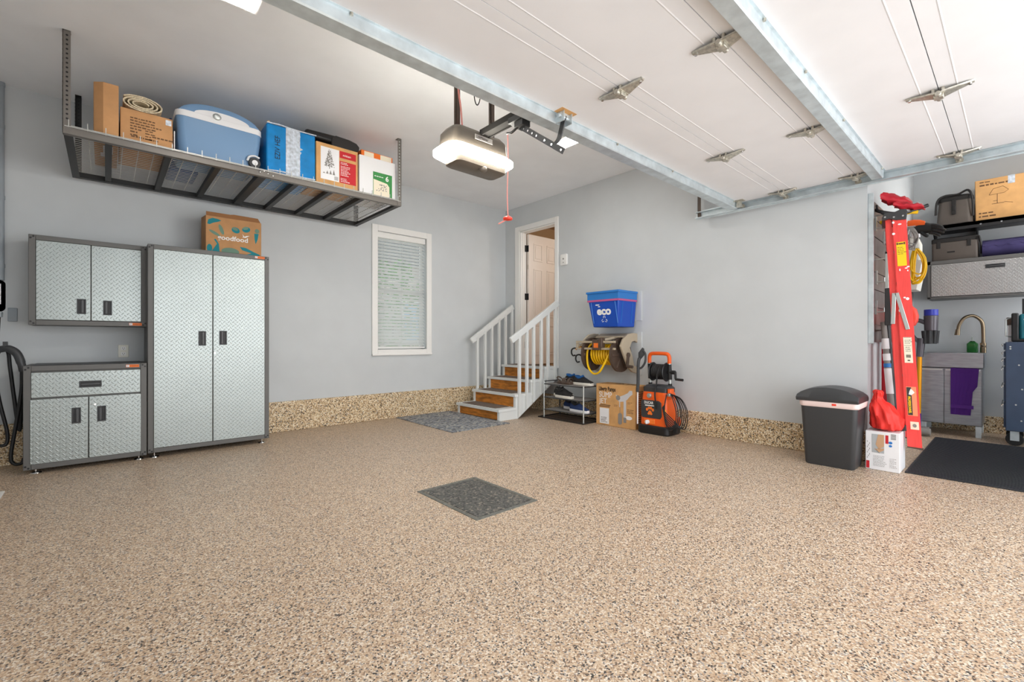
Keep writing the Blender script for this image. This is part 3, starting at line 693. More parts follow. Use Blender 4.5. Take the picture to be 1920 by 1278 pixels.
# goodfood box
t = thing('meal_box', 'cardboard meal box printed with teal vegetables on top of the tall cabinet', 'box', (.93, 5.2, 1.845))
gx0, gx1, gy = .693, 1.162, 5.09
B().loft([[(gx0, gy, 1.846), (gx1, gy, 1.846), (gx1, 5.36, 1.846), (gx0, 5.36, 1.846)], [(gx0, gy, 2.195), (gx1, gy, 2.195), (gx1, 5.36, 2.225), (gx0, 5.36, 2.225)]]).obj('carton', card_m, t, bevel=.004)
B().prism([(gx0+.004, gy+.004, 2.19), (gx0+.004, gy+.004, 2.232), (gx0+.2, gy+.004, 2.232), (gx0+.23, gy+.004, 2.238), (gx1-.03, gy+.004, 2.236), (gx1-.004, gy+.004, 2.19)], (0, .004, 0)).obj('flap', cardd_m, t, smooth=False)
o = (gx0, gy-.001, 1.846); W, H = gx1-gx0, .345
for pts in ([(.012, .27), (.02, .31), (.055, .33), (.10, .325), (.125, .315), (.10, .30), (.06, .285), (.03, .265)], [(.405, .235), (.445, .238), (.436, .18), (.418, .13), (.408, .18)],
            [(.28, .085), (.33, .082), (.40, .05), (.45, .03), (.462, .01), (.32, .01), (.38, .035), (.30, .055)], [(.04, .0), (.09, .09), (.065, .13), (.08, .135), (.105, .09), (.11, .03), (.115, .0)]):
    B().flat(o, XA, ZA, pts).obj('vegetable_print', teal_m, t, smooth=False)
for x, y, rx, ry, rt, mm in ((.245, .242, .036, .028, -.35, teal_m), (.335, .262, .036, .028, .3, teal_m), (.03, .04, .022, .04, 0, teal_m), (.20, .03, .075, .035, 0, tealp_m), (.125, .23, .016, .05, .35, tealp_m), (.07, .19, .05, .014, -.5, tealp_m), (.43, .262, .02, .022, 0, tealp_m)):
    q = B().disc(o, XA, ZA, x, y, rx, ry, 18, rt).obj('vegetable_print', mm, t, smooth=False)
    if rx == .036: B().disc((gx0, gy-.0018, 1.846), XA, ZA, x-.006, y+.012, .026, .014, 14, rt).obj('highlight', tealp_m, q, smooth=False)
b = B().text('goodfood', .062, (gx0, gy-.0018, 1.846), XA, ZA, .095, .135, 1.06, .0012)
b.flat((gx0, gy-.0018, 1.846), XA, ZA, [(.30, .215), (.32, .19), (.335, .20), (.365, .205), (.345, .192), (.33, .18), (.30, .183), (.31, .19)])
b.obj('lettering', wink_m, t, smooth=False)
# outlet
t = thing('wall_outlet', 'ivory double wall outlet between the wall cabinet and base cabinet', 'outlet', (.115, WA, .917))
B().box(.078, .152, WA-.006, WA, .86, .975).obj('plate', outlet_m, t, bevel=.003)
for z in (.893, .942):
    so = B().rrect(0, 0, .018, .016, .008, [(0, 0), (.003, 0)], 4); so.bm.transform(Matrix.Translation((.115, WA-.006, z)) @ Matrix.Rotation(PI/2, 4, 'X'))
    so = so.obj('socket', white_m, t)
    B().box(.107, .1095, WA-.0098, WA-.009, z-.002, z+.008).box(.1205, .123, WA-.0098, WA-.009, z-.002, z+.008).cyl((.115, WA-.0098, z-.009), (.115, WA-.009, z-.009), .003, n=8).obj('slot', black_m, so, smooth=False)
# EV charger, conduit
t = thing('vehicle_charger', 'black wall mounted vehicle charger at the end of the cabinets', 'charger', (-.68, 5.42, 1.24))
bb = B().rrect(0, 0, .10, .14, .035, [(0, .012), (-.02, 0), (-.12, 0), (-.15, .012)], 5); bb.bm.transform(Matrix.Translation((-.70, WA, 1.375)) @ Matrix.Rotation(-PI/2, 4, 'X') @ Matrix.Scale(-1, 4, (0, 0, 1)))
bb.obj('housing', black_m, t)
b = B().rect((-.70, WA-.1505, 1.28), XA, ZA, .01, .02, .07, .16); b.mi = 1; random.seed(1); b.scribble((-.70, WA-.1512, 1.28), XA, ZA, .015, .16, .06, 8, .014); b.rect((-.70, WA-.1512, 1.28), XA, ZA, .02, .03, .025, .025)
b.obj('label', [wpaper_m, ink_m], t, smooth=False)
B().cyl((-.64, 5.40, 1.20), (-.64, 5.40, 1.24), .024, n=14).obj('cable_gland', galv_m, t)
B().box(-.60, -.546, WA-.012, WA, 1.17, 1.28).obj('mount_plate', grey_m, t, bevel=.004)
pts = smoothpts([(-.64, 5.40, 1.21), (-.645, 5.39, 1.05), (-.66, 5.36, .85), (-.63, 5.34, .55), (-.585, 5.33, .28), (-.60, 5.32, .19), (-.66, 5.32, .25), (-.69, 5.32, .6), (-.64, 5.33, .9), (-.585, 5.33, .93), (-.57, 5.32, .8), (-.545, 5.30, .55), (-.515, 5.28, .3), (-.50, 5.26, .6), (-.493, 5.24, .78)], 8)
B().tube(pts, .012, 14).obj('cable', black_m, t)
B().tube(smoothpts([(-.497, 5.23, .80), (-.50, 5.23, .62), (-.53, 5.23, .35), (-.555, 5.22, .12), (-.54, 5.22, .055), (-.50, 5.22, .05), (-.483, 5.22, .09)], 8), .012, 14).obj('cable', black_m, t)
B().tube(smoothpts([(-.62, 5.27, .945), (-.57, 5.25, .95), (-.525, 5.24, .91), (-.50, 5.23, .83), (-.49, 5.225, .77)]), [.026]*6+[.028]*6+[.027]*6+[.024]*6+[.022], 18).box(-.60, -.575, 5.24, 5.27, .95, 1.005).obj('connector', dgrey_m, t)
b = B(); 
for x in (-.683, -.635): b.cyl((x, WA-.03, 1.5), (x, WA-.03, CZ), .021, n=14)
for z in (1.6, 2.15, 2.72, CZ-.03):
    for x in (-.683, -.635): b.cyl((x, WA-.03, z), (x, WA-.03, z+.03), .0245, n=14)
o = b.obj('conduit_pipe', grey_m); tag(o, 'grey twin conduit running up the wall above the vehicle charger', 'pipe')
o = B().box(-.535, -.506, 3.9, 4.51, 0, .012).obj('floor_strip', white_m, bevel=.003); tag(o, 'short white strip lying on the floor in front of the charger', 'strip')

# ------------------------------------------------------------------ mats, drain
o = B().box(2.83, 3.677, 4.15, 5.455, 0, .008).obj('door_mat', mat_m, bevel=.003); tag(o, 'grey leaf patterned mat on the floor before the steps', 'mat')
t = thing('floor_drain', 'dark square drain cover set in the middle of the pebble floor', 'drain cover', (1.79, 2.36, 0))
b = B(); a0, a1, c0, c1 = 1.55, 2.035, 2.03, 2.69
b.box(a0, a0+.028, c0, c1, -.01, .004).box(a1-.028, a1, c0, c1, -.01, .004).box(a0+.028, a1-.028, c0, c0+.028, -.01, .004).box(a0+.028, a1-.028, c1-.028, c1, -.01, .004).obj('frame', drainf_m, t, bevel=.002)
B().box(a0+.034, a1-.034, c0+.034, c1-.034, -.01, .0035).obj('cover', drain_m, t, bevel=.002)
o = B().box(4.56, 6.45, -.58, .585, 0, .010).obj('rubber_mat', bmat_m, bevel=.003)
b = B(); x = 4.58
while x < 6.42: b.box(x, x+.018, -.565, .57, .010, .013); x += .036
b.obj('rib', bmat_m, o, smooth=False); tag(o, 'black ribbed rubber mat on the floor before the sink', 'mat')

# ------------------------------------------------------------------ steps
t = thing('stairs', 'white painted steps with baluster rails up to the house door', 'stairs', (4.2, 4.83, 0))
SX = [3.66, 3.935, 4.215, 4.49]; SZ = [.148, .318, .487, .655]; YR, YL = 4.355, 5.26
def stringer(y0, y1):
    p = [(SX[0]+.02, 0), (4.0, 0), (4.47, .30), (WB-.022, .34), (WB-.022, SZ[3]-.035), (SX[3]+.02, SZ[3]-.035)]
    for i in (2, 1, 0): p += [(SX[i+1]+.02, SZ[i]-.035), (SX[i]+.02, SZ[i]-.035)]
    # concave outline: build from slabs so faces stay clean
    b = B()
    for i in range(4):
        xa, xb = SX[i]+.02, (SX[i+1]+.02 if i < 3 else WB-.022)
        lo = lambda x: 0 if x <= 4.0 else (x-4.0)*.638
        b.prism([(xa, y0, lo(xa)), (max(xa, 4.0) if xa < 4.0 < xb else (xa+xb)/2, y0, lo(max(xa, 4.0) if xa < 4.0 < xb else (xa+xb)/2)), (xb, y0, lo(xb)), (xb, y0, SZ[i]-.035), (xa, y0, SZ[i]-.035)], (0, y1-y0, 0))
    return b
stringer(YR, YR+.04).obj('stringer', stairw_m, t, smooth=False)
stringer(YL-.04, YL).obj('stringer', stairw_m, t, smooth=False)
for i in range(4):
    x1 = SX[i+1]+.03 if i < 3 else WB-.022
    tr_ = B().box(SX[i], x1, YR-.012, YL+.012, SZ[i]-.035, SZ[i]).obj('tread', stairw_m, t, bevel=.003)
    B().box(SX[i]+.035, min(x1, SX[i]+.27), YR+.10, YL-.09, SZ[i], SZ[i]+.007).obj('carpet', carpet_m, tr_, bevel=.002)
    B().box(SX[i]+.03, SX[i]+.042, YR+.04, YL-.04, (SZ[i-1]+.001 if i else .01), SZ[i]-.036).obj('riser', ply_m, t, smooth=False)
def rail(y, x0, x1, z0, z1, bal, bots, yb):
    B().beam((x0, y, z0), (x1, y, z1), .04, .085).obj('handrail', stairw_m, t, bevel=.008)
    sl = (z1-z0)/(x1-x0)
    for x, zb in zip(bal, bots):
        zt = lambda q: z0+sl*(q-x0)-.01
        bs = .638 if yb < 5 else 0
        B().loft([[(x-.018, yb-.018, zb-.018*bs), (x+.018, yb-.018, zb+.018*bs), (x+.018, yb+.018, zb+.018*bs), (x-.018, yb+.018, zb-.018*bs)],
                  [(x-.018, yb-.018, zt(x-.018)), (x+.018, yb-.018, zt(x+.018)), (x+.018, yb+.018, zt(x+.018)), (x-.018, yb+.018, zt(x-.018))]]).obj('baluster', stairw_m, t, bevel=.003)
BX = [4.005, 4.14, 4.265, 4.41, 4.545, 4.69]
rail(YR-.016, 3.86, WB-.022, 1.013, 1.55, BX, [max(.02, (x-4.0)*.638+.028) for x in BX], YR-.0185)
BL = [4.04, 4.185, 4.315, 4.455, 4.585, 4.72]
rail(YL+.03, 3.94, WB-.022, 1.01, 1.545, BL, [.30, .30, .47, .47, .63, .63], YL+.0195)

# ------------------------------------------------------------------ wall B: control, bin, hose reel
t = thing('wall_control', 'small white wall control with two buttons beside the house door', 'wall control', (WB, 4.21, 2.15))
bb = B().rrect(0, 0, .06, .078, .018, [(0, 0), (.018, .0), (.024, .006)], 5); bb.bm.transform(Matrix.Translation((WB, 4.235, 2.145)) @ Matrix.Rotation(-PI/2, 4, 'Y')@Matrix.Rotation(PI/2, 4, 'Z')); bb.obj('housing', white_m, t)
B().cyl((WB-.027, 4.235, 2.155), (WB-.023, 4.235, 2.155), .012, n=12).cyl((WB-.027, 4.235, 2.105), (WB-.023, 4.235, 2.105), .008, n=10).obj('button', pumpd_m, t)
t = thing('bin_bracket', 'grey white wall board behind the blue recycling bin', 'bracket', (WB, 3.3, 1.42))
B().box(WB-.014, WB, 3.0, 3.62, 1.255, 1.61).obj('board', wall_m, t, bevel=.003)
B().box(WB-.028, WB-.014, 3.07, 3.48, 1.50, 1.53).obj('hanger', white_m, t, bevel=.003)
t = thing('recycling_bin', 'blue recycling bin mounted on the wall above the hose reel', 'bin', (4.58, 3.31, 1.175))
def binwall(levels):
    b = B(); rings = []
    for z, x0, x1, y0, y1 in levels: rings.append([(x0, y0, z), (x1, y0, z), (x1, y1, z), (x0, y1, z)])
    return b.loft(rings, caps=True)
binwall([(1.175, 4.41, 4.742, 3.09, 3.45), (1.50, 4.37, 4.742, 3.06, 3.50), (1.52, 4.37, 4.742, 3.06, 3.50), (1.20, 4.43, 4.72, 3.11, 3.43)]).obj('body', blue_m, t, bevel=.012)
def ringband(z0, z1, o, x0=4.37, x1=4.742, y0=3.06, y1=3.50, w=.012):
    return B().loft([[(x0-o, y0-o, z0), (x1, y0-o, z0), (x1, y1+o, z0), (x0-o, y1+o, z0)], [(x0-o, y0-o, z1), (x1, y0-o, z1), (x1, y1+o, z1), (x0-o, y1+o, z1)], [(x0-o+w, y0-o+w, z1), (x1-w, y0-o+w, z1), (x1-w, y1+o-w, z1), (x0-o+w, y1+o-w, z1)], [(x0-o+w, y0-o+w, z0), (x1-w, y0-o+w, z0), (x1-w, y1+o-w, z0), (x0-o+w, y1+o-w, z0)]], closed=True)
ringband(1.50, 1.59, .006).obj('collar', bluel_m, t, bevel=.003)
ringband(1.575, 1.60, .018, w=.02).obj('rim', bluel_m, t, bevel=.004)
ringband(1.478, 1.50, .006).obj('stripe', pink_m, t, smooth=False)
b = B()
for z0, z1, yy in ((1.22, 1.47, 3.455), (1.22, 1.47, 3.11)): b.beam((4.404, yy-.02, z0), (4.373, yy, z1), .006, .006)
for xx in (4.46, 4.66): b.beam((xx, 3.085, 1.22), (xx, 3.062, 1.47), .006, .006)
b.obj('rib', bluel_m, t, smooth=False)
uy = V(-.040, 0, .325).normalized(); o = V(4.403, 3.43, 1.22)
b = B().text('eco', .13, o, XB, uy, .055, .105, 1.05, .006).rect(o, XB, uy, .04, .215, .055, .012).rect(o, XB, uy, .075, .195, .03, .010)
b.obj('lettering', wink_m, t, smooth=False)
for k in range(3):
    b = B(); a = PI/2+k*2*PI/3; cx_, cy_ = .155+.028*math.cos(a), .045+.028*math.sin(a)
    b.flat(o, XB, uy, [(cx_+.018*math.cos(a+q), cy_+.018*math.sin(a+q)) for q in (0, .9, 2.0, 2.4)], .001)
    b.flat(o, XB, uy, [(cx_+.018*math.cos(a-q), cy_+.018*math.sin(a-q)) for q in (2.4, 2.0, .9, .3)], .001)
    b.obj('recycling_arrow', wink_m, t, smooth=False)
t = thing('hose_reel', 'beige and brown wall hose reel wound with yellow hose', 'hose reel', (4.6, 3.35, .83))
B().box(WB-.012, WB, 3.0, 3.64, .60, 1.12).obj('board', wall_m, t, bevel=.003)
HX, HZ = 4.555, .845
for y in (3.58, 3.16):
    fl = B().lathe([(.02, -.008), (.185, -.012), (.205, -.016), (.205, .016), (.185, .012), (.02, .008)], (HX, y, HZ), 'y', 32).obj('flange', brown_m, t)
    b = B()
    for k in range(6):
        a = k*PI/3; b.beam((HX+.05*math.cos(a), y-.015, HZ+.05*math.sin(a)), (HX+.18*math.cos(a), y-.015, HZ+.18*math.sin(a)), .03, .012, (0, 1, 0))
    b.obj('rib', brown_m, fl, bevel=.003)
B().cyl((HX, 3.16, HZ), (HX, 3.58, HZ), .07, n=20).obj('drum', brown_m, t)
pts = []
for lay, r in ((0, .095), (1, .118)):
    pts += [V(HX+r*math.cos(2*PI*i/18), 3.22+(.30*i/(18*8) if lay == 0 else .30-.30*i/(18*8)), HZ+r*math.sin(2*PI*i/18)) for i in range(18*8)]
e = pts[-1]
pts += smoothpts([(4.42, 3.22, .86), (4.375, 3.25, .76), (4.37, 3.33, .64), (4.38, 3.43, .62), (4.40, 3.52, .70), (4.41, 3.545, .85), (4.44, 3.53, .95), (4.50, 3.50, .985)], 6)
B().tube(pts, .0125, 8).obj('hose', yellow_m, t)
# side arms that curve from the wall down round the flanges
for y in (3.085, 3.63):
    oc = [(WB-.012, 1.10), (4.66, 1.105), (4.56, 1.09), (4.47, 1.03), (4.42, .95), (4.46, .88), (4.52, .78), (4.58, .69), (4.66, .64), (WB-.012, .62), (WB-.012, .70), (4.69, .72), (4.66, .82), (4.60, .93), (4.64, 1.0), (4.70, 1.01), (WB-.012, .99)]
    b = B(); f = [b.bm.verts.new((x, y, z)) for x, z in oc]; fc = b.bm.faces.new(f)
    r = bmesh.ops.extrude_face_region(b.bm, geom=[fc]); bmesh.ops.translate(b.bm, vec=(0, -.028 if y < 3.3 else .028, 0), verts=[v for v in r['geom'] if isinstance(v, bmesh.types.BMVert)])
    b.obj('side_arm', beige_m, t, bevel=.005)
B().loft([[(WB-.012, y, 1.075), (4.62, y, 1.085), (4.52, y, 1.05), (4.52, y, 1.065), (4.62, y, 1.10), (WB-.012, y, 1.09)] for y in (3.06, 3.5)]).obj('top_cover', beige_m, t, bevel=.004)
b = B().box(4.38, 4.41, 3.12, 3.70, .985, 1.012).box(4.38, 4.41, 3.12, 3.70, .905, .93).box(4.381, 4.409, 3.672, 3.699, .93, .985)
b.beam((4.395, 3.69, .96), (4.60, 3.62, .96), .02, .03).beam((4.395, 3.40, 1.0), (4.56, 3.2, 1.06), .03, .03); b.obj('hose_guide', beige_m, t, bevel=.004)
B().box(4.355, 4.40, 3.31, 3.43, .90, 1.03).box(4.35, 4.42, 3.28, 3.33, .93, 1.05).obj('guide_block', brown_m, t, bevel=.008)
B().box(4.352, 4.356, 3.335, 3.40, .93, .985).obj('label', orangep_m, t, smooth=False)
B().beam((HX, 3.05, HZ+.01), (HX-.03, 3.045, HZ-.13), .04, .018, (0, 1, 0)).cyl((HX, 3.09, HZ), (HX, 3.04, HZ), .03, n=14).cyl((HX-.03, 3.05, HZ-.13), (HX-.03, 2.97, HZ-.135), .018, n=12).obj('crank', brown_m, t, bevel=.003)
for k, (x, y, z) in enumerate(((4.42, 3.76, .86), (4.42, 3.69, .78))):
    hk = smoothpts([(x, y-.035, z+.05), (x, y-.01, z+.06), (x, y+.035, z+.045), (x, y+.045, z), (x, y+.02, z-.035), (x, y-.015, z-.03)], 6)
    o = B().tube(hk, .0095, 8).obj('hook', black_m); tag(o, 'black hook hanging at the end of the hose reel, ' + ('closest to the steps' if k == 0 else 'beside the reel drum'), 'hook')
B().tube([(4.42, 3.73, .905), (4.42, 3.70, .925), (4.42, 3.64, .935)], .012, 8).obj('hose_fitting', gold_m, t)

# ------------------------------------------------------------------ shoe rack and shoes
t = thing('shoe_rack', 'small grey metal three tier shoe rack beside the steps', 'shoe rack', (4.46, 3.85, 0))
SX0, SX1, SY0, SY1 = 4.31, 4.62, 3.52, 4.185
for x in (SX0, SX1):
    for y in (SY0, SY1): B().cyl((x, y, .008), (x, y, .485 if y == SY1 else .462), .009, n=10).obj('post', alu_m if x == SX0 else dgrey_m, t)
for y, zt in ((SY1, .48), ):
    B().cyl((SX0, y, zt), (SX1, y, zt), .007, n=8).obj('top_bar', dgrey_m, t)
for z in (.445, .272, .11):
    b = B().cyl((SX0, SY0, z), (SX0, SY1, z), .007, n=8).cyl((SX1, SY0, z), (SX1, SY1, z), .007, n=8).cyl((SX0, SY0, z), (SX1, SY0, z), .007, n=8).cyl((SX0, SY1, z), (SX1, SY1, z), .007, n=8)
    sh = b.obj('shelf_frame', dgrey_m, t)
    b = B(); y = SY0+.02
    while y < SY1: b.box(SX0, SX1, y-.002, y+.002, z+.002, z+.006); y += .022
    for x in (4.38, 4.46, 4.54): b.box(x-.003, x+.003, SY0, SY1, z, z+.004)
    b.obj('shelf_mesh', pumpd_m, sh, smooth=False)
t = thing('boot_tray', 'dark brown boot tray on the floor under the shoe rack', 'tray', (4.46, 3.88, 0))
B().box(4.275, 4.70, 3.495, 4.265, 0, .004).obj('base', brown_m, t)
b = B(); b.box(4.275, 4.29, 3.495, 4.265, .004, .014).box(4.685, 4.70, 3.495, 4.265, .004, .014).box(4.29, 4.685, 3.495, 3.51, .004, .014).box(4.29, 4.685, 4.25, 4.265, .004, .014)
for x in (4.36, 4.43, 4.56): b.box(x-.006, x+.006, 3.51, 4.25, .004, .006)
b.obj('rim', black_m, t, bevel=.003)
def shoe(label, loc, rz, up_m, sole_mm, lin_m, group, sandal=False, L=.285):
    t = thing('sandal' if sandal else 'shoe', label, 'sandal' if sandal else 'shoe', loc, rz, group)
    def wid(u): return (.030+.018*math.sin(min(1, u*1.15)*PI*.78)+(.004 if u > .55 else 0))*(1 if u < .86 else max(.35, math.sqrt(max(0, 1-((u-.86)/.16)**2))))
    def outline(z, k, e=0):
        r = [(L*u, wid(u)*k, z) for u in [i/16 for i in range(17)]]; l = [(x, -y, zz) for x, y, zz in r[::-1]]
        return r+l
    B().loft([outline(.0, .92), outline(.012, 1.0), outline(.030, 1.0), outline(.034, .96)]).obj('sole', sole_mm, t, local=True)
    if sandal:
        b = B()
        for x0, x1 in ((.10, .17), (.20, .235)):
            b.loft([[(x, .046*math.cos(a), .03+.05*math.sin(a)) for a in [PI*i/10 for i in range(11)]]+[(x, .040*math.cos(a), .03+.044*math.sin(a)) for a in [PI*i/10 for i in range(10, -1, -1)]] for x in (x0, x1)])
        b.tube(smoothpts([(.06, .036, .035), (.0, .03, .075), (-.005, 0, .085), (0, -.03, .075), (.06, -.036, .035)]), .009, 6)
        b.obj('strap', up_m, t, local=True); return t
    prof = [(0, .09), (.06, .105), (.15, .103), (.28, .094), (.36, .09), (.5, .108), (.62, .092), (.76, .07), (.88, .058), (.96, .05), (.995, .036)]
    rings = []
    for u, h in prof:
        wv = max(.010, wid(u)*.95); zb = .030
        rings.append([(L*u, wv*math.cos(a)*(1 if a in (0, PI) else (1-.28*math.sin(a)**2 if .12 < u < .5 else 1)), zb+(h-zb)*math.sin(a)**.75) for a in [PI*i/12 for i in range(13)]])
    B().loft(rings).obj('upper', up_m, t, local=True)
    c = [(L*.10, 0), (L*.2, .026), (L*.34, .026), (L*.44, .012)]
    pts = smoothpts([(L*.06, 0, .112), (L*.14, .028, .108), (L*.28, .028, .098), (L*.40, .020, .104), (L*.46, 0, .118), (L*.40, -.020, .104), (L*.28, -.028, .098), (L*.14, -.028, .108)], 4, True)
    B().tube(pts, .012, 7, closed=True).ball((L*.24, 0, .084), L*.16, .026, .022).obj('collar', lin_m, t, local=True)
    b = B()
    for k in range(4): u = .50+.07*k; z = .110-.0115*k; b.tube([(L*u, -.022, z-.012), (L*(u+.01), 0, z+.002), (L*u, .022, z-.012)], .0032, 5)
    b.obj('lace', lin_m if lin_m != black_m else dgrey_m, t, local=True)
    return t
D = -PI/2
G = 'shoes on the metal rack'
z1, z2, z3 = .4545, .2815, .1195
shoe('single dark sandal on the top tier of the shoe rack nearest the steps', (4.44, 4.04, z1), D-.1, brown_m, brown_m, brown_m, G, True, .24)
shoe('black shoe with blue lining on the top tier beside the sandal', (4.575, 4.03, z1), D+.05, blackshoe_m, sole_m, blueshoe_m, G)
shoe('black shoe with blue lining at the cardboard box end of the top tier', (4.47, 3.79, z1), D, blackshoe_m, sole_m, blueshoe_m, G)
shoe('black sneaker on the middle tier closest to the steps', (4.50, 4.16, z2), D+.06, blackshoe_m, sole_m, black_m, G)
shoe('black sneaker with thick cream sole in front on the middle tier', (4.375, 4.02, z2), D-.05, blackshoe_m, sole_m, black_m, G)
shoe('navy sneaker with white sole on the lowest tier, rear one of its pair', (4.54, 4.02, z3), D, navyshoe_m, wpaper_m, black_m, G)
shoe('navy sneaker with white sole on the lowest tier, front one of its pair', (4.42, 3.81, z3), D-.04, navyshoe_m, wpaper_m, black_m, G)

# ------------------------------------------------------------------ pump carton
t = thing('pump_box', 'cardboard sump pump box standing on the floor beside the shoe rack', 'box', (4.57, 3.17, 0))
fx, py0, py1 = 4.465, 2.895, 3.448
B().box(fx, 4.70, py0, py1, 0, .495).obj('carton', cardl_m, t, bevel=.005)
o = (fx-.001, py1, 0); o2 = (fx-.0026, py1, 0); up = (0, 0, 1)
b = B().text('Liberty Pumps', .068, o, XB, up, .04, .415, .62, .0016)
b.text('Liberty Pumps', .07, (4.49, py0+.02, .4962), (0, 1, 0), (-1, 0, 0), .05, -.13, .72, .0014); b.obj('lettering', ink_m, t, smooth=False)
B().text('SUMP', .095, o, XB, up, .045, .335, .80).text('JET', .085, o, XB, up, .05, .262, .95).obj('title', wink_m, t, smooth=False)
B().rect(o, XB, up, .05, .238, .16, .010).obj('fine_print', inkb_m, t, smooth=False); B().rect(o, XB, up, .05, .22, .15, .010).obj('fine_print', inkb_m, t, smooth=False); b = B(); random.seed(6); b.scribble(o, XB, up, .445, .215, .07, 3, .018).scribble(o, XB, up, .26, .255, .06, 2, .013).scribble(o, XB, up, .45, .30, .06, 2, .014).obj('fine_print', inkb_m, t, smooth=False)
B().rect(o, XB, up, .055, .02, .135, .185).obj('label', wpaper_m, t, smooth=False)
B().disc((fx-.0022, py1, 0), XB, up, .465, .125, .045, .022, 20).obj('round_label', wpaper_m, t, smooth=False)
b = B().rect((fx-.0016, py1, 0), XB, up, .395, .07, .035, .25).flat(o, XB, up, [(.285, .38), (.34, .36), (.40, .385), (.45, .41), (.475, .44), (.51, .44), (.515, .40), (.48, .375), (.44, .33), (.40, .31), (.34, .30), (.32, .31), (.30, .34)]).rect((fx-.0016, py1, 0), XB, up, .335, .24, .012, .09)
b.obj('pump_picture', pumpw_m, t, smooth=False)
b = B().flat(o2, XB, up, [(.32, .05), (.335, .035), (.365, .04), (.375, .06), (.375, .155), (.36, .17), (.335, .17), (.32, .155)]).rect(o2, XB, up, .393, .065, .039, .06).disc(o2, XB, up, .32, .345, .03, .03, 16).rect(o2, XB, up, .343, .17, .004, .07)
b.scribble(o2, XB, up, .075, .09, .09, 4, .018, .6); b.obj('pump_shading', pumpd_m, t, smooth=False)
b = B().scribble((4.50, py0-.001, 0), (1, 0, 0), up, .0, .42, .16, 16, .024, .5); b.obj('side_print', inkb_m, t, smooth=False)

# ------------------------------------------------------------------ pressure washer
t = thing('pressure_washer', 'orange and black electric pressure washer standing against the wall', 'pressure washer', (4.53, 2.65, 0))
cx, cy = 4.54, 2.645
B().rrect(cx, cy, .15, .19, .05, [(.0, .01), (.015, .0), (.085, .002), (.095, .012)], 5).obj('base', black_m, t)
B().rrect(cx, cy, .125, .165, .045, [(.09, .0), (.2, .002), (.43, .014), (.455, .02)], 6).obj('body', orange_m, t)
B().rrect(cx, cy, .115, .16, .04, [(.455, .012), (.50, .012), (.525, .035), (.53, .05)], 5).obj('cap', dgrey_m, t)
B().prism([(4.412, 2.775, .17), (4.412, 2.56, .17), (4.412, 2.54, .20), (4.412, 2.55, .345), (4.412, 2.58, .365), (4.412, 2.775, .365), (4.412, 2.795, .345), (4.412, 2.79, .19)], (.05, 0, 0)).obj('front_panel', dgrey_m, t, bevel=.006)
b = B().text('DUCAR', .04, (4.4112, 2.77, 0), XB, up, .02, .325, .8, .001).rect((4.4112, 2.77, 0), XB, up, .03, .302, .11, .011); b.obj('lettering', wink_m, t, smooth=False)
b = B(); o = (4.4112, 2.77, .2)
for x, y, r in ((.055, .063, .014), (.078, .080, .013), (.103, .080, .013), (.126, .063, .014)): b.disc(o, XB, up, x, y, r, r*1.25, 12)
b.flat(o, XB, up, [(.06, .015), (.075, .045), (.09, .056), (.105, .045), (.122, .015), (.105, .005), (.09, .012), (.075, .005)]); b.obj('paw_emblem', orangep_m, t, smooth=False)
B().cyl((4.43, 2.69, .415), (4.405, 2.69, .415), .026, n=18).cyl((4.406, 2.69, .415), (4.40, 2.69, .415), .018, n=16).obj('pressure_gauge', alu_m, t, bevel=.002)
B().box(4.405, 4.43, 2.62, 2.755, .105, .16).obj('switch_panel', orangep_m, t, bevel=.006)
B().cyl((4.405, 2.70, .13), (4.375, 2.70, .13), .022, n=16).box(4.365, 4.38, 2.695, 2.705, .11, .15).obj('dial', wpaper_m, t, bevel=.002)
for y in (2.775, 2.535):
    po = B().cyl((4.58, y, .50), (4.56, y, .80), .015, n=12).obj('handle_post', alu_m, t)
    B().cyl((4.574, y, .59), (4.563, y, .755), .022, n=12).cyl((4.58, y, .50), (4.577, y, .545), .021, n=12).obj('sleeve', black_m, po)
B().tube(smoothpts([(4.562, 2.775, .765), (4.56, 2.775, .83), (4.558, 2.755, .865), (4.558, 2.70, .872), (4.558, 2.61, .872), (4.558, 2.555, .865), (4.56, 2.535, .83), (4.562, 2.535, .765)], 4), [.021]*29, 10).obj('handle', orange_m, t)
for y in (2.735, 2.57): B().lathe([(.01, -.006), (.095, -.008), (.105, 0), (.095, .008), (.01, .006)], (4.57, y, .67), 'y', 28).obj('reel_flange', black_m, t)
B().spiral((4.57, 2.585, .67), 'y', .062, .0165, 8, .0085).spiral((4.57, 2.59, .67), 'y', .078, .0165, 8, .0085).tube(smoothpts([(4.49, 2.64, .67), (4.46, 2.63, .55), (4.395, 2.61, .45), (4.39, 2.60, .36), (4.40, 2.60, .28)]), .0085, 8).obj('pressure_hose', black_m, t)
B().cyl((4.57, 2.56, .67), (4.57, 2.47, .67), .022, n=14).beam((4.57, 2.47, .68), (4.55, 2.455, .60), .03, .016, (0, 1, 0)).cyl((4.55, 2.46, .60), (4.55, 2.37, .595), .014, n=12).obj('crank', black_m, t, bevel=.003)
wd = B().tube(smoothpts([(4.42, 2.84, .44), (4.43, 2.84, .55), (4.435, 2.84, .75), (4.45, 2.835, .82)]), .018, 8).loft([[(4.45, 2.82, .80), (4.45, 2.85, .80), (4.45, 2.85, .88), (4.45, 2.82, .88)], [(4.47, 2.785, .85), (4.47, 2.81, .86), (4.47, 2.81, .94), (4.47, 2.785, .925)]]).tube(smoothpts([(4.46, 2.79, .90), (4.46, 2.765, .86), (4.455, 2.765, .78), (4.45, 2.80, .72), (4.44, 2.835, .70)]), .012, 8).obj('spray_gun', dgrey_m, t, bevel=.002)
B().cyl((4.405, 2.83, .09), (4.42, 2.838, .46), .008, n=10).obj('lance', wpaper_m, t)
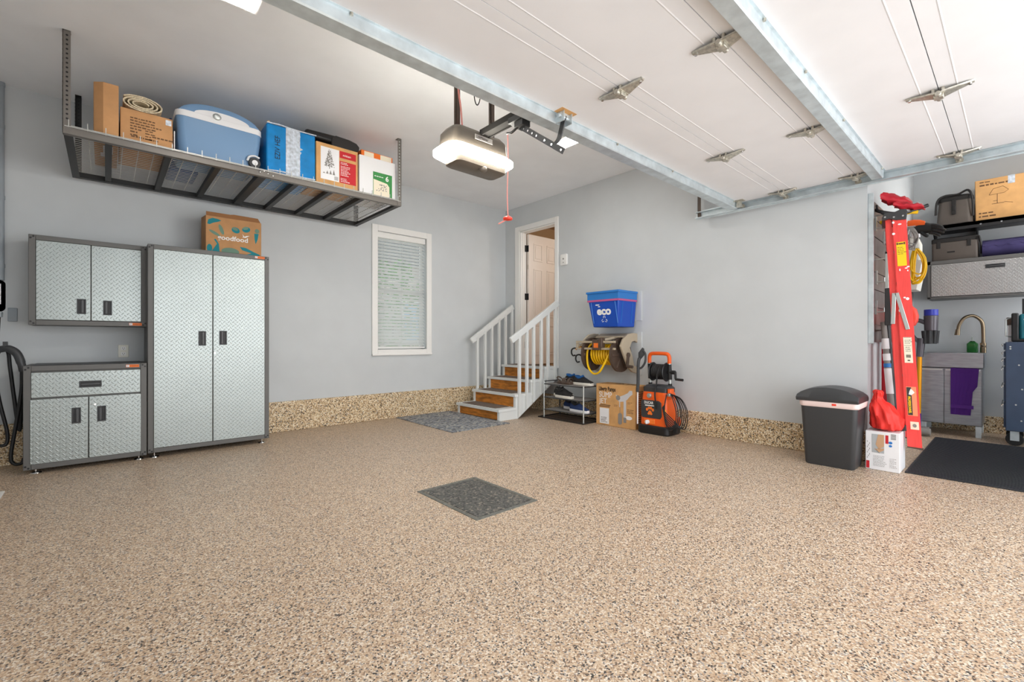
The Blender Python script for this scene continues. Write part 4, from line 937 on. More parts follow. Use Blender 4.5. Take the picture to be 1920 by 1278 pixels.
B().box(4.44, 4.52, 2.455, 2.49, .39, .50).obj('cable_hook', orange_m, t, bevel=.006)
b = B(); random.seed(11)
for k in range(7):
    r = k/6; q = random.uniform(-.012, .012)
    b.tube(smoothpts([(4.44+q, 2.462, .455), (4.42+q, 2.42-.10*r, .41), (4.43+q, 2.385-.13*r, .27), (4.42-q, 2.395-.10*r, .13-.03*r), (4.395, 2.44-.03*r, .075+.02*k), (4.385+q*.3, 2.487+.004*k, .17+.02*k), (4.39, 2.492, .34), (4.40+q*.3, 2.475, .445)], 6), .0052, 6)
b.obj('cable', black_m, t)
B().cyl((4.41, 2.50, .28), (4.405, 2.49, .20), .010, n=10).obj('brass_fitting', gold_m, t)
B().box(4.41, 4.45, 2.445, 2.475, .425, .455).obj('cable_tie', alu_m, t, bevel=.004)
B().box(4.43, 4.47, 2.375, 2.425, .035, .13).cyl((4.45, 2.40, .13), (4.45, 2.41, .17), .012, n=10).obj('plug', black_m, t, bevel=.008)
B().ball((4.47, 2.375, .165), .022, .022, .05).obj('plug_cap', orange_m, t)

# ------------------------------------------------------------------ waste bin
t = thing('waste_bin', 'tall black waste bin with a domed lid standing against the wall end', 'bin', (4.45, 1.02, 0))
B().rrect(4.455, 1.02, .16, .195, .035, [(0, .032), (.012, .026), (.50, .0), (.52, .0)], 6).obj('body', dgrey_m, t)
B().rrect(4.455, 1.02, .166, .20, .04, [(.478, .004), (.488, -.003), (.522, -.004), (.526, -.003)], 6).obj('bag_rim', P('pink white bag', (238, 216, 212), .5), t)
b = B(); rings = []
for u in [i/14 for i in range(15)]:
    y = .815+u*.425; h = .568+.068*(1-(2*u-1)**2)**.75; e = .008
    rings.append([(4.278, y, .522), (4.27, y, .55), (4.30, y, h), (4.44, y, h+.006), (4.60, y, h), (4.632, y, .55), (4.626, y, .522)])
b.loft(rings); lid = b.obj('lid', dgrey_m, t, bevel=.006)
b = B(); b.beam((4.30, .905, .607), (4.58, .905, .612), .006, .006, (0, 1, 0)); b.obj('flap_gap', black_m, lid)
B().box(4.282, 4.288, .96, .99, .497, .512).obj('bag_tie', redh_m, t, bevel=.003)

# ------------------------------------------------------------------ white printed box, red bag
t = thing('lamp_box', 'white printed carton on the floor under the red bag', 'box', (4.63, .71, 0))
bx0, by0, by1 = 4.50, .605, .815
B().box(bx0, 4.75, by0, by1, 0, .302).obj('carton', wpaper_m, t, bevel=.004)
o = (bx0-.001, by1, 0); o2 = (bx0-.0018, by1, 0)
B().rect(o, XB, up, .042, .135, .075, .145).obj('picture', P('picture grey', (176, 180, 182), .6), t, smooth=False)
B().flat(o2, XB, up, [(.08, .28), (.117, .28), (.117, .19), (.085, .165), (.065, .20)]).flat(o2, XB, up, [(.055, .165), (.085, .14), (.115, .16), (.117, .175)]).obj('picture_tan', P('picture tan', (200, 160, 124), .6), t, smooth=False)
B().rect(o, XB, up, .006, .008, .02, .058).rect(o, XB, up, .125, .215, .018, .065).obj('red_panel', red_m, t, smooth=False)
b = B(); random.seed(9)
for k in range(4): b.rect(o, XB, up, .158, .285-.011*k, .03, .007)
for k in range(10): b.rect(o, XB, up, .012+.007*(k % 3), .085+.02*k*.7, .003, .012)
b.scribble(o, XB, up, .05, .11, .09, 8, .011, .3, .5); b.scribble(o, XB, up, .15, .10, .04, 7, .011, .3, .5); b.beam((bx0-.002, by1-.065, .165), (bx0-.002, by1-.09, .135), .004, .004); b.obj('printing', pumpd_m, t, smooth=False)
B().disc(o, XB, up, .155, .225, .012, .010).disc(o, XB, up, .155, .20, .010, .009).obj('blue_mark', bluel_m, t, smooth=False)
B().flat((bx0+.07, by0+.02, .3025), (1, 0, 0), (0, 1, 0), [(.06, .0), (.17, .0), (.17, .09), (.08, .05)], .004).obj('torn_flap', card_m, t, smooth=False)
random.seed(21)
def lump(prof, c, n=22, jit=.012, folds=7, fd=.012):
    b = B(); rings = []
    for z, rx, ry, dx, dy in prof:
        ring = []
        for j in range(n):
            a = 2*PI*j/n; k = 1+fd/.1*math.sin(a*folds+z*14)*.6+random.uniform(-jit, jit)/.1*.5
            ring.append((c[0]+dx+rx*k*math.cos(a), c[1]+dy+ry*k*math.sin(a), c[2]+z))
        rings.append(ring)
    return b.loft(rings)
o = lump([(.001, .09, .07, 0, 0), (.012, .118, .096, 0, 0), (.06, .128, .104, 0, .0), (.12, .122, .098, .0, .012), (.17, .105, .082, 0, .026), (.205, .085, .064, .0, .04), (.225, .062, .044, 0, .05), (.245, .046, .03, 0, .055), (.262, .056, .036, 0, .055), (.295, .062, .034, .0, .05), (.312, .05, .02, 0, .05)], (4.622, .70, .3065), n=44, jit=.010, folds=9, fd=.016).obj('drawstring_bag', redcloth_m)
tag(o, 'red crumpled drawstring bag sitting on the white printed carton', 'bag')
m = o.modifiers.new('soft', 'SUBSURF'); m.levels = 1; m.render_levels = 1
tx = bpy.data.textures.new('folds', 'CLOUDS'); tx.noise_scale = .055; m = o.modifiers.new('folds', 'DISPLACE'); m.texture = tx; m.strength = .045; m.mid_level = .55; m.texture_coords = 'LOCAL'

# ------------------------------------------------------------------ slatwall and what hangs on it
t = thing('slatwall', 'grey brown slatwall panel on the short wall behind the red ladder', 'slatwall', (5.8, .835, 1.0))
b = B(); z = 1.0
while z < 2.15: b.box(4.815, 7.0, .828, .8485, z, z+.142); b.box(4.815, 7.0, .838, .8485, z+.142, z+.152); z += .152
b.obj('panel', slat_m, t, smooth=False)
B().box(4.785, 4.815, .812, .8485, .99, 2.25).obj('edge_trim', galv_m, t, bevel=.002)
for k, (x, z) in enumerate(((4.95, 2.02), (4.98, 1.56), (5.3, 1.95), (4.97, 1.30))):
    B().box(x-.02, x+.02, .818, .828, z-.06, z+.06).cyl((x, .82, z-.04), (x, .77, z-.04), .006, n=8).cyl((x, .77, z-.04), (x, .77, z-.005), .006, n=8).obj('peg', alu_m, t)
# ladder: folded step ladder hung with its side towards the room
t = thing('step_ladder', 'red fibreglass step ladder folded and leaning beside the slatwall', 'ladder', (4.75, .55, .185))
LX = 4.66; wdir = V(math.cos(math.radians(9)), math.sin(math.radians(9)), 0)
def lerp(a, b_, u): return a+(b_-a)*u
def railpoly(p, q, wtop, wbot, near, inner):
    # channel rail from bottom (y,z) to top: p bottom edge pair, q top edge pair
    return
def rail3(yl0, yr0, z0, yl1, yr1, z1, d0, d1, th=.028, m=ladder_m, nm='rail'):
    b = B(); lo = V(LX, 0, 0)
    def at(y, z, d): return V(LX, y, z)+wdir*d
    # web and two flanges
    b.loft([[at(yl0, z0, d0), at(yr0, z0, d0), at(yr0, z0, d0+.005), at(yl0, z0, d0+.005)], [at(yl1, z1, d1), at(yr1, z1, d1), at(yr1, z1, d1+.005), at(yl1, z1, d1+.005)]])
    for (a0, a1, s) in ((yl0, yl1, -1), (yr0, yr1, 1)):
        b.loft([[at(a0, z0, d0+.005), at(a0+s*.005, z0, d0+.005), at(a0+s*.005, z0, d0+th), at(a0, z0, d0+th)], [at(a1, z1, d1+.005), at(a1+s*.005, z1, d1+.005), at(a1+s*.005, z1, d1+th), at(a1, z1, d1+th)]])
    return b.obj(nm, m, t, smooth=False)
for d0, d1 in ((0, 0), (.44, .30)):
    rail3(.580, .494, .188, .672, .588, 1.985, d0, d1, nm='front_rail')
    rail3(.636, .590, .318, .716, .677, 1.985, d0+.022, d1+.022, nm='rear_rail')
def face(yl, z, wdt, h, mm, nm, up_=1, off=.0015):
    # a sticker on the near front rail, following its lean
    uyv = V(0, .092, 1.797).normalized(); oo = V(LX-off, yl, z)
    return oo, uyv
def rail_y(z, u): return lerp(lerp(.580, .672, (z-.188)/1.797), lerp(.494, .588, (z-.188)/1.797), u)
uyv = V(0, .0925, 1.797).normalized()
def sticker(z, h, u, wdt, mm, nm):
    oo = V(LX-.0012, rail_y(z, u), z)
    return B().rect(oo, XB, uyv, 0, 0, wdt, h).obj(nm, mm, t, smooth=False), oo-V(.0008, 0, 0)
s_, oo = sticker(1.60, .19, .16, .056, yel_m, 'yellow_label'); b = B(); random.seed(13)
b.rect(oo, XB, uyv, .002, .168, .010, .018).rect(oo, XB, uyv, .044, .168, .010, .018).rect(oo, XB, uyv, .014, .17, .028, .012); b.scribble(oo, XB, uyv, .005, .145, .048, 5, .013, .3).obj('printing', inkb_m, s_, smooth=False)
s_, oo = sticker(.84, .20, .2, .05, skin_lbl, 'white_label'); b = B(); b.rect(oo, XB, uyv, .004, .195, .042, .002).rect(oo, XB, uyv, .004, .135, .042, .002); b.scribble(oo, XB, uyv, .008, .175, .034, 3, .012, .3); b.scribble(oo, XB, uyv, .01, .12, .03, 3, .015, .3)
for k in range(8): b.rect(oo, XB, uyv, .012+.0035*k, .04, .002, .024)
b.rect(oo, XB, uyv, .018, .015, .015, .008); b.obj('printing', ink_m, s_, smooth=False)
s_, oo = sticker(.43, .225, .16, .060, P('salmon label', (246, 150, 110), .5), 'brand_label'); B().rect(oo, XB, uyv, .003, .005, .028, .215).obj('band', dgrey_m, s_, smooth=False)
b = B().text('PROFESSIONNEL', .021, oo-V(.0008, 0, 0), XB, uyv, .009, .150, .84, .0008, rot=-PI/2); b.obj('lettering', yel_m, s_, smooth=False)
b = B().flat(oo-V(.0006, 0, 0), XB, uyv, [(.014, .165), (.03, .16), (.05, .18), (.042, .195), (.028, .21), (.02, .19)]); b.obj('emblem', wink_m, s_, smooth=False)
s_, oo = sticker(.325, .06, .3, .05, skin_lbl, 'white_label'); B().disc(oo, XB, uyv, .025, .03, .012, .014).obj('printing', pumpd_m, s_, smooth=False)
b = B(); random.seed(17)
for z, u in ((1.95, .05), (1.93, .5), (1.86, .02), (1.58, .75), (1.56, .85), (1.59, .9), (1.35, .5), (1.34, .7), (1.25, .1), (1.57, .3)):
    b.disc((LX-.001, rail_y(z, u), z), XB, uyv, 0, 0, random.uniform(.004, .012), random.uniform(.004, .012), 8)
b.obj('paint_splash', wpaper_m, t, smooth=False)
cap = B().loft([[V(LX-.012, y, z) for y, z in ((.735, 1.975), (.735, 2.0), (.72, 2.035), (.66, 2.03), (.62, 2.045), (.585, 2.04), (.578, 2.02), (.585, 1.96), (.65, 1.965), (.69, 1.985))], [V(LX-.012, y, z)+wdir*.36 for y, z in ((.735, 1.975), (.735, 2.0), (.72, 2.035), (.66, 2.03), (.62, 2.045), (.585, 2.04), (.578, 2.02), (.585, 1.96), (.65, 1.965), (.69, 1.985))]]).obj('top_cap', dgrey_m, t, bevel=.004)
b = B()
for y, z in ((.715, 2.0), (.66, 1.99), (.605, 1.99)): b.cyl((LX-.018, y, z), (LX-.01, y, z), .007, n=10)
b.obj('rivet', chrome_m, cap)
for (p0, p1) in (((.66, 1.39), (.668, 1.145)), ((.645, 1.39), (.578, 1.10))):
    B().beam((LX-.005, p0[0], p0[1]), (LX-.005, p1[0], p1[1]), .026, .005, (1, 0, 0)).obj('spreader', alu_m, t, bevel=.002)
for k in range(6):
    z = .45+.26*k; y = rail_y(z, .5); d = .44-.14*(z-.188)/1.797
    B().loft([[V(LX, y+a, z+c)+wdir*q for a, c in ((-.036, 0), (.036, 0), (.036, .02), (-.036, .02))] for q in (.006, d)]).obj('step', alu_m, t, smooth=False)
for d in (0, .44):
    b = B(); o = V(LX-.004, 0, 0)+wdir*d
    b.loft([[o+V(0, .632, .306), o+V(0, .585, .306), o+V(.03, .585, .306), o+V(.03, .632, .306)], [o+V(0, .642, .35), o+V(0, .588, .35), o+V(.03, .588, .35), o+V(.03, .642, .35)]]).obj('foot', dgrey_m, t, bevel=.003)
    b = B(); b.loft([[o+V(.003, .582, .180), o+V(.003, .488, .172), o+V(.03, .488, .172), o+V(.03, .582, .180)], [o+V(.003, .582, .189), o+V(.003, .49, .186), o+V(.03, .49, .186), o+V(.03, .582, .189)]]).obj('foot', brown_m, t, smooth=False)
# things hung around the ladder
def onwall(name, lb, cat, loc): return thing(name, lb, cat, loc)
t = onwall('hanging_bag', 'dark red folded camp chair bag hung above the ladder top', 'bag', (4.95, .75, 2.1))
random.seed(23); b = B()
for dz, y0, y1, z0, z1, hh in ((0, .785, .60, 2.235, 2.165, .05), (.0, .70, .52, 2.15, 2.115, .03)):
    rings = []
    for u in [i/9 for i in range(10)]:
        y = y0+(y1-y0)*u; z = z0+(z1-z0)*u+.006*math.sin(u*17); k = hh*(1-.25*u)*(.55+.45*min(1, u*6, (1-u)*6)); rings.append([(4.94+.10*u+.06*math.cos(a)*(1+.12*math.sin(3*a+u*9)), y+random.uniform(-.004, .004), z+k*math.sin(a)*(1+.22*math.cos(5*a+u*11))) for a in [2*PI*j/18 for j in range(18)]])
    b.loft(rings)
b.obj('bag', redd_m, t)
B().tube(smoothpts([(4.95, .8275, 2.14), (4.93, .78, 2.11), (4.96, .70, 2.085), (5.0, .60, 2.09), (5.05, .50, 2.13)]), .014, 7).tube(smoothpts([(4.96, .82, 2.18), (4.9, .80, 2.12), (4.9, .74, 2.06), (4.93, .72, 2.03)]), .008, 6).obj('strap', black_m, t)
B().tube(smoothpts([(4.98, .80, 2.03), (4.98, .70, 2.05), (5.0, .62, 2.085), (5.02, .56, 2.08)]), .016, 7).obj('strap', yellow_m, t, label='yellow strap')
B().cyl((4.95, .8275, 2.09), (4.95, .60, 2.085), .006, n=8).obj('hook', alu_m, t)
# work gloves
t = onwall('work_glove', 'orange and black work glove hanging above the yellow cord', 'glove', (5.95, .66, 2.1))
b = B().loft([[(5.95+.025*math.cos(a), y, z+.045*k*math.sin(a)) for a in [2*PI*i/12 for i in range(12)]] for y, z, k in ((.74, 2.17, .8), (.70, 2.165, 1), (.65, 2.15, 1.1), (.61, 2.135, 1.0))]); b.obj('cuff', orange_m, t)
b = B().loft([[(5.95+.03*math.cos(a), y, z+.05*k*math.sin(a)) for a in [2*PI*i/12 for i in range(12)]] for y, z, k in ((.70, 2.115, .6), (.66, 2.115, 1), (.60, 2.11, 1.05), (.565, 2.10, .9))])
for k, (z, L) in enumerate(((2.14, .10), (2.115, .115), (2.09, .105), (2.065, .08))): b.tube(smoothpts([(5.95, .58, z-.005), (5.945, .58-L*.5, z-.02), (5.95, .58-L, z-.05)]), [.016]*10+[.014, .012, .006], 8)
b.tube(smoothpts([(5.94, .64, 2.075), (5.93, .61, 2.04), (5.93, .585, 2.02)]), [.015]*11+[.012, .007], 8); b.obj('hand', black_m, t)
B().cyl((5.95, .8275, 2.19), (5.95, .68, 2.18), .006, n=8).obj('hook', alu_m, t)
t = onwall('spray_jug', 'milky white plastic jug hanging between the ladder and the shelf', 'jug', (6.12, .70, 1.85))
B().rrect(6.12, .715, .055, .065, .03, [(1.80, .0), (1.98, .0), (2.04, .02), (2.06, .04)], 5).obj('body', milky_m, t)
B().rrect(6.12, .70, .03, .035, .015, [(2.06, 0), (2.12, .004), (2.13, .012)], 4).tube(smoothpts([(6.12, .69, 2.11), (6.1, .65, 2.12), (6.09, .63, 2.09)]), .012, 6).obj('spray_head', wpaper_m, t)
t = onwall('wall_basket', 'white plastic basket under the hanging yellow cord', 'basket', (6.05, .72, 1.5))
B().loft([[(5.92, .67, 1.515), (6.2, .67, 1.515), (6.2, .8275, 1.515), (5.92, .8275, 1.515)], [(5.90, .625, 1.80), (6.22, .625, 1.80), (6.22, .8275, 1.80), (5.90, .8275, 1.80)], [(5.915, .64, 1.80), (6.205, .64, 1.80), (6.205, .82, 1.80), (5.915, .82, 1.80)], [(5.93, .68, 1.53), (6.19, .68, 1.53), (6.19, .82, 1.53), (5.93, .82, 1.53)]]).obj('body', milky_m, t, bevel=.004)
def coil(name, lb, cat, c, m, n, rx, rz, r, sd, hook=True):
    random.seed(sd); t = thing(name, lb, cat, c); b = B()
    for k in range(n):
        x = c[0]+random.uniform(-.03, .03); y = c[1]+random.uniform(-.02, .02); a = rx*random.uniform(.7, 1.1); h = rz*random.uniform(.75, 1.1); tw = random.uniform(-.03, .03)
        b.tube(smoothpts([(x, y, c[2]), (x+.01, y-a, c[2]-h*.4), (x+tw, y-a*.8, c[2]-h*.85), (x, y-tw, c[2]-h), (x-tw, y+a*.6, c[2]-h*.8), (x-.01, y+a*.5, c[2]-h*.35)], 5, True), r, 6, closed=True)
    b.obj('loops', m, t)
    if hook: B().cyl((c[0], .8275, c[2]+.01), (c[0], c[1]-.03, c[2]+.008), .006, n=8).obj('hook', alu_m, t)
    return t
coil('yellow_extension_lead', 'yellow extension cord looped over a hook behind the ladder', 'cord', (5.72, .655, 1.88), yellow_m, 7, .06, .30, .007, 31)
coil('wire_coil', 'grey cable coil hanging above the yellow extension cord', 'cable', (5.5, .66, 2.05), pumpd_m, 6, .045, .20, .005, 33)
t = onwall('hanging_tool', 'silver and black clamp tool hanging at the narrow edge of the ladder', 'clamp', (4.86, .73, 1.4))
B().box(4.845, 4.865, .722, .746, 1.44, 1.755).box(4.845, 4.865, .69, .746, 1.735, 1.755).obj('bar', alu_m, t, bevel=.003)
B().box(4.84, 4.87, .705, .748, 1.14, 1.45).obj('grip', dgrey_m, t, bevel=.006)
B().cyl((4.855, .8275, 1.70), (4.855, .73, 1.70), .006, n=8).obj('hook', alu_m, t)
t = onwall('extension_pole', 'grey telescopic pole with paper labels leaning beside the ladder', 'pole', (4.80, .70, .33))
p0, p1 = V(4.86, .70, .36), V(4.90, .765, 1.17)
B().cyl(p0, p1, .024, .02, n=14).cyl(p0-V(.003, .004, .05), p0, .012, n=10).obj('tube', pumpd_m, t)
B().cyl(p0+V(.03, -.02, .0), p1+V(.03, -.022, .03), .014, n=10).obj('inner_tube', dgrey_m, t)
for u0, u1, mm in ((.72, .8275, wpaper_m), (.60, .67, wpaper_m), (.53, .57, bluel_m), (.26, .52, wpaper_m)):
    B().cyl(p0.lerp(p1, u0), p0.lerp(p1, u1), .0255, n=14).obj('label', mm, t)
B().cyl((4.95, .8275, 1.10), (4.90, .765, 1.10), .008, n=8).obj('hook', alu_m, t)
t = onwall('red_container', 'round red plastic container hanging behind the ladder', 'container', (5.5, .70, 1.2))
B().lathe([(.02, -.09), (.07, -.09), (.09, -.05), (.095, 0), (.08, .06), (.04, .10)], (5.5, .70, 1.24), n=24).box(5.45, 5.55, .79, .8275, 1.2, 1.3).obj('body', redh_m, t)
b = B().box(5.2, 5.26, .765, .8275, .42, 1.02); o = b.obj('red_scoop', redd_m, bevel=.012); tag(o, 'long dark red tool hanging in the shade behind the ladder rails', 'tool')
# stick vacuum
t = onwall('stick_vacuum', 'stick vacuum with a gold tube docked beside the sink cabinet', 'vacuum', (6.55, .70, .06))
B().cyl((6.55, .625, 1.12), (6.55, .625, 1.28), .055, .06, n=20).obj('motor', dysg_m, t, bevel=.004)
B().cyl((6.55, .625, 1.28), (6.55, .625, 1.345), .058, n=20).obj('filter_cap', purple_m, t, bevel=.003)
b = B().cyl((6.55, .63, .98), (6.55, .63, 1.12), .052, n=18)
for k in range(8):
    a = 2*PI*k/8; b.cyl((6.55+.05*math.cos(a), .63+.05*math.sin(a), .985), (6.55+.058*math.cos(a), .63+.058*math.sin(a), 1.12), .013, .016, n=8)
b.obj('cyclones', dgrey_m, t)
B().tube(smoothpts([(6.55, .66, 1.2), (6.55, .72, 1.23), (6.55, .775, 1.22)]), .022, 8).tube(smoothpts([(6.55, .775, 1.22), (6.55, .79, 1.14), (6.55, .77, 1.06), (6.55, .72, 1.0)]), .02, 8).obj('handle', dysg_m, t)
B().box(6.52, 6.58, .77, .8275, 1.0, 1.28).obj('dock', dysg_m, t, bevel=.006)
B().cyl((6.55, .715, .84), (6.55, .70, 1.04), .03, .036, n=14).obj('bin_joint', dysg_m, t)
B().cyl((6.55, .725, .22), (6.55, .715, .85), .021, n=14).obj('tube', gold_m, t)
B().cyl((6.55, .73, .09), (6.55, .726, .23), .026, .024, n=12).obj('neck', P('violet joint', (90, 40, 130), .4), t)
B().box(6.47, 6.60, .64, .79, .03, .085).cyl((6.47, .62, .05), (6.47, .80, .05), .038, n=16).obj('floor_head', pumpd_m, t, bevel=.006)
# ------------------------------------------------------------------ sink
t = thing('sink_cabinet', 'stainless steel laundry sink cabinet with two doors against the alcove wall', 'sink cabinet', (6.98, .48, 0))
sx0, sx1, sy0, sy1 = 6.74, 7.24, .252, .735
b = B().box(sx0+.012, sx1, sy0, sy1, .12, .72)
b.obj('body', steel_m, t, bevel=.003)
B().loft([[(sx0, sy0-.01, .725), (sx1, sy0-.01, .725), (sx1, sy1+.01, .725), (sx0, sy1+.01, .725)], [(sx0, sy0-.01, .882), (sx1, sy0-.01, .882), (sx1, sy1+.01, .882), (sx0, sy1+.01, .882)], [(sx0+.035, sy0+.025, .882), (sx1-.12, sy0+.025, .882), (sx1-.12, sy1-.025, .882), (sx0+.035, sy1-.025, .882)], [(sx0+.05, sy0+.04, .74), (sx1-.14, sy0+.04, .74), (sx1-.14, sy1-.04, .74), (sx0+.05, sy1-.04, .74)]]).obj('basin', steel_m, t, bevel=.004)
for y0, y1 in ((.258, .537), (.543, .73)): 
    d = B().box(sx0-.004, sx0+.012, y0, y1, .125, .712).obj('door', steel_m, t, bevel=.003)
    b = B().box(sx0-.012, sx0-.004, y0+.01, y1-.01, .695, .71).obj('pull_edge', alu_m, d, smooth=False)
for x in (sx0+.03, sx1-.05):
    for y in (sy0+.03, sy1-.03): B().box(x-.022, x+.022, y-.022, y+.022, 0, .12).obj('leg', galv_m, t, bevel=.004)
t = thing('faucet', 'brushed bronze gooseneck faucet rising from the steel sink', 'faucet', (7.17, .262, .88))
pts = smoothpts([(7.17, .262, .88), (7.17, .262, 1.10), (7.165, .272, 1.22), (7.15, .32, 1.28), (7.13, .365, 1.288), (7.11, .41, 1.26), (7.10, .445, 1.19), (7.10, .455, 1.13)], 6)
B().tube(pts, .0165, 12).cyl((7.17, .262, .88), (7.17, .262, .99), .025, n=16).cyl((7.10, .456, 1.14), (7.10, .462, 1.075), .02, .024, n=14).obj('spout', bronze_m, t)
B().cyl((7.15, .262, .955), (7.06, .275, .975), .011, n=10).cyl((7.17, .285, .95), (7.17, .24, .95), .02, n=12).obj('lever', bronze_m, t)
t = thing('soap_bottle', 'green soap pump bottle standing beside the faucet', 'bottle', (7.16, .33, .883))
B().rrect(7.165, .345, .03, .045, .022, [(.883, .004), (.89, 0), (.98, .0), (1.0, .02), (1.01, .03)], 5).obj('body', greenb_m, t)
B().cyl((7.165, .345, 1.005), (7.165, .345, 1.045), .010, n=10).box(7.13, 7.172, .338, .352, 1.045, 1.058).obj('pump', clear_m, t, bevel=.002)
b = B(); rings = []
for i in range(9):
    z = .722-.49*i/8; yl = .487-.0*i; yr = .275+(.03 if i > 3 else 0)+(.004*i)
    ring = []
    for j in range(13):
        y = yl+(yr-yl)*j/12; ring.append((sx0-.026-.004*math.sin(j*1.7+i*.4)-(.006 if i < 5 and j > 9 else 0), y, z))
    rings.append(ring+[(x+.008, y, z) for x, y, z in ring[::-1]])
b.loft(rings); b.box(sx0-.026, sx0-.004, .29, .487, .7135, .7235)
o = b.obj('hand_towel', towel_m); B().box(sx0-.033, sx0-.025, .315, .486, .30, .335).obj('border', P('towel border', (84, 40, 126), .9), o); tag(o, 'purple hand towel hanging over the sink cabinet door', 'towel')
# ------------------------------------------------------------------ alcove cabinet, shelf and contents
t = thing('alcove_cabinet', 'wall hung tread plate cabinet above the sink with a lift up door', 'cabinet', (7.08, .15, 1.48))
ax, ay0, ay1 = 6.9, -.42, .69
b = B().box(ax+.012, 7.28, ay0, ay1, 1.48, 1.90).box(ax, ax+.03, ay0, ay1, 1.86, 1.90).box(ax, ax+.03, ay0, ay1, 1.478, 1.50).box(ax, ax+.03, ay1-.03, ay1, 1.48, 1.90).obj('body', dsteel_m, t, bevel=.003)
d = B().box(ax-.006, ax+.012, ay0+.03, ay1-.032, 1.503, 1.857).obj('door', plateyz, t, bevel=.003)
cup(d, .094, .236, 1.775, 1.815, ax-.006, 0, 'y')
t = thing('wall_shelf', 'black steel wall shelf above the tread plate cabinet in the alcove', 'shelf', (7.08, .15, 2.24))
B().box(6.88, 7.28, -.42, .665, 2.245, 2.285).box(6.88, 6.89, -.42, .665, 2.215, 2.285).obj('board', black_m, t, bevel=.003)
for y in (.64, .3): B().prism([(7.279, y, 2.245), (6.95, y, 2.245), (7.279, y, 2.08)], (0, .012, 0)).obj('bracket', black_m, t, smooth=False)
b = B()
for y in (.12, .27, -.1): b.cyl((6.876, y, 2.245), (6.881, y, 2.245), .008, n=8)
b.obj('bolt', chrome_m, t)
t = thing('soft_cooler_bag', 'brown grey soft cooler bag with a black clip standing on the wall shelf', 'bag', (7.08, .48, 2.285))
B().rrect(7.07, .475, .13, .145, .045, [(2.286, .012), (2.30, .0), (2.50, .01), (2.56, .014)], 5).obj('body', bag_m, t)
B().rrect(7.07, .475, .128, .146, .05, [(2.555, .006), (2.59, .0), (2.615, .03), (2.625, .06)], 5).obj('lid', bagd_m, t)
B().box(6.928, 6.94, .46, .495, 2.40, 2.56).box(6.922, 6.93, .465, .49, 2.44, 2.50).obj('clip', bagd_m, t, bevel=.004)
B().tube(smoothpts([(6.95, .33, 2.36), (6.93, .335, 2.55), (6.95, .37, 2.645), (6.97, .45, 2.62), (6.95, .55, 2.62), (6.94, .61, 2.57), (6.95, .625, 2.42)]), .011, 6).obj('strap', bagd_m, t)
t = thing('carton_box', 'large tan cardboard carton standing on the wall shelf', 'box', (7.1, .1, 2.285))
B().loft([[(6.98, -.30, 2.286), (6.98, .312, 2.286), (7.27, .312, 2.286), (7.27, -.30, 2.286)], [(6.98, -.30, 2.73), (6.98, .318, 2.73), (7.27, .318, 2.73), (7.27, -.30, 2.73)]]).obj('carton', cardl_m, t, bevel=.005)
o = (6.979, .312, 2.286); b = B(); random.seed(14)
b.scribble(o, XB, up, .03, .41, .11, 1, .03, .4).scribble(o, XB, up, .03, .375, .28, 1, .035, .5).scribble(o, XB, up, .025, .08, .12, 2, .035, .5)
lamp = [(.10, .27), (.13, .33), (.20, .345), (.24, .30), (.21, .275), (.10, .27)]
b2 = [V(6.9785, .312-x, 2.286+y) for x, y in lamp]; b.tube(b2, .0016, 4)
b.rect(o, XB, up, .158, .17, .004, .10).rect(o, XB, up, .12, .17, .09, .004).rect(o, XB, up, .13, .20, .03, .004).beam((6.9785, .312-.21, 2.286+.18), (6.9785, .312-.27, 2.286+.16), .003, .003)
b.obj('printing', inkb_m, t, smooth=False)
B().flat(o, XB, up, [(.36, .155), (.42, .155), (.40, .12), (.395, .10), (.385, .10), (.38, .12)]).rect(o, XB, up, .355, .165, .06, .012).obj('glass_mark', redh_m, t, smooth=False)
B().rect(o, XB, up, .235, .36, .05, .085, .0009).obj('tape', film_m, t, smooth=False)
t = thing('tool_bag', 'long grey tool case standing on the alcove cabinet', 'case', (7.05, .48, 1.9))
B().rrect(7.06, .475, .12, .182, .02, [(1.901, .004), (1.91, 0), (2.10, .0), (2.105, .004)], 4).obj('body', bag_m, t)
B().rrect(7.06, .475, .123, .185, .02, [(2.105, .0), (2.145, .0), (2.155, .01)], 4).obj('lid', bagd_m, t)
for y in (.60, .36): B().box(6.932, 6.94, y-.016, y+.016, 2.04, 2.12).obj('latch', bagd_m, t, bevel=.003)
B().tube(smoothpts([(6.95, .31, 2.10), (6.93, .285, 2.13), (6.95, .272, 2.05), (7.0, .27, 1.95)]), .01, 6).obj('strap', bagd_m, t)
B().box(6.937, 6.9405, .47, .53, 1.985, 2.0).obj('badge', bagd_m, t)
b = B(); rings = []
for i in range(15):
    y = .262-.56*i/14; k = 1+.05*math.sin(i*1.3); rings.append([(7.07+.13*math.cos(a)*k, y, 1.995+.094*math.sin(a)*(1.05 if math.sin(a) > 0 else 1)) for a in [2*PI*j/16 for j in range(16)]])
o = b.loft(rings).obj('rolled_blanket', navy_m)
b = B()
for k in range(6): b.tube(smoothpts([(6.945-.002, .26-.09*k, 2.02), (6.938, .22-.09*k, 2.0), (6.945, .18-.09*k, 2.02)]), .003, 4)
b.obj('quilt_seam', navy_m, o); tag(o, 'rolled navy quilted blanket on the alcove cabinet', 'blanket')
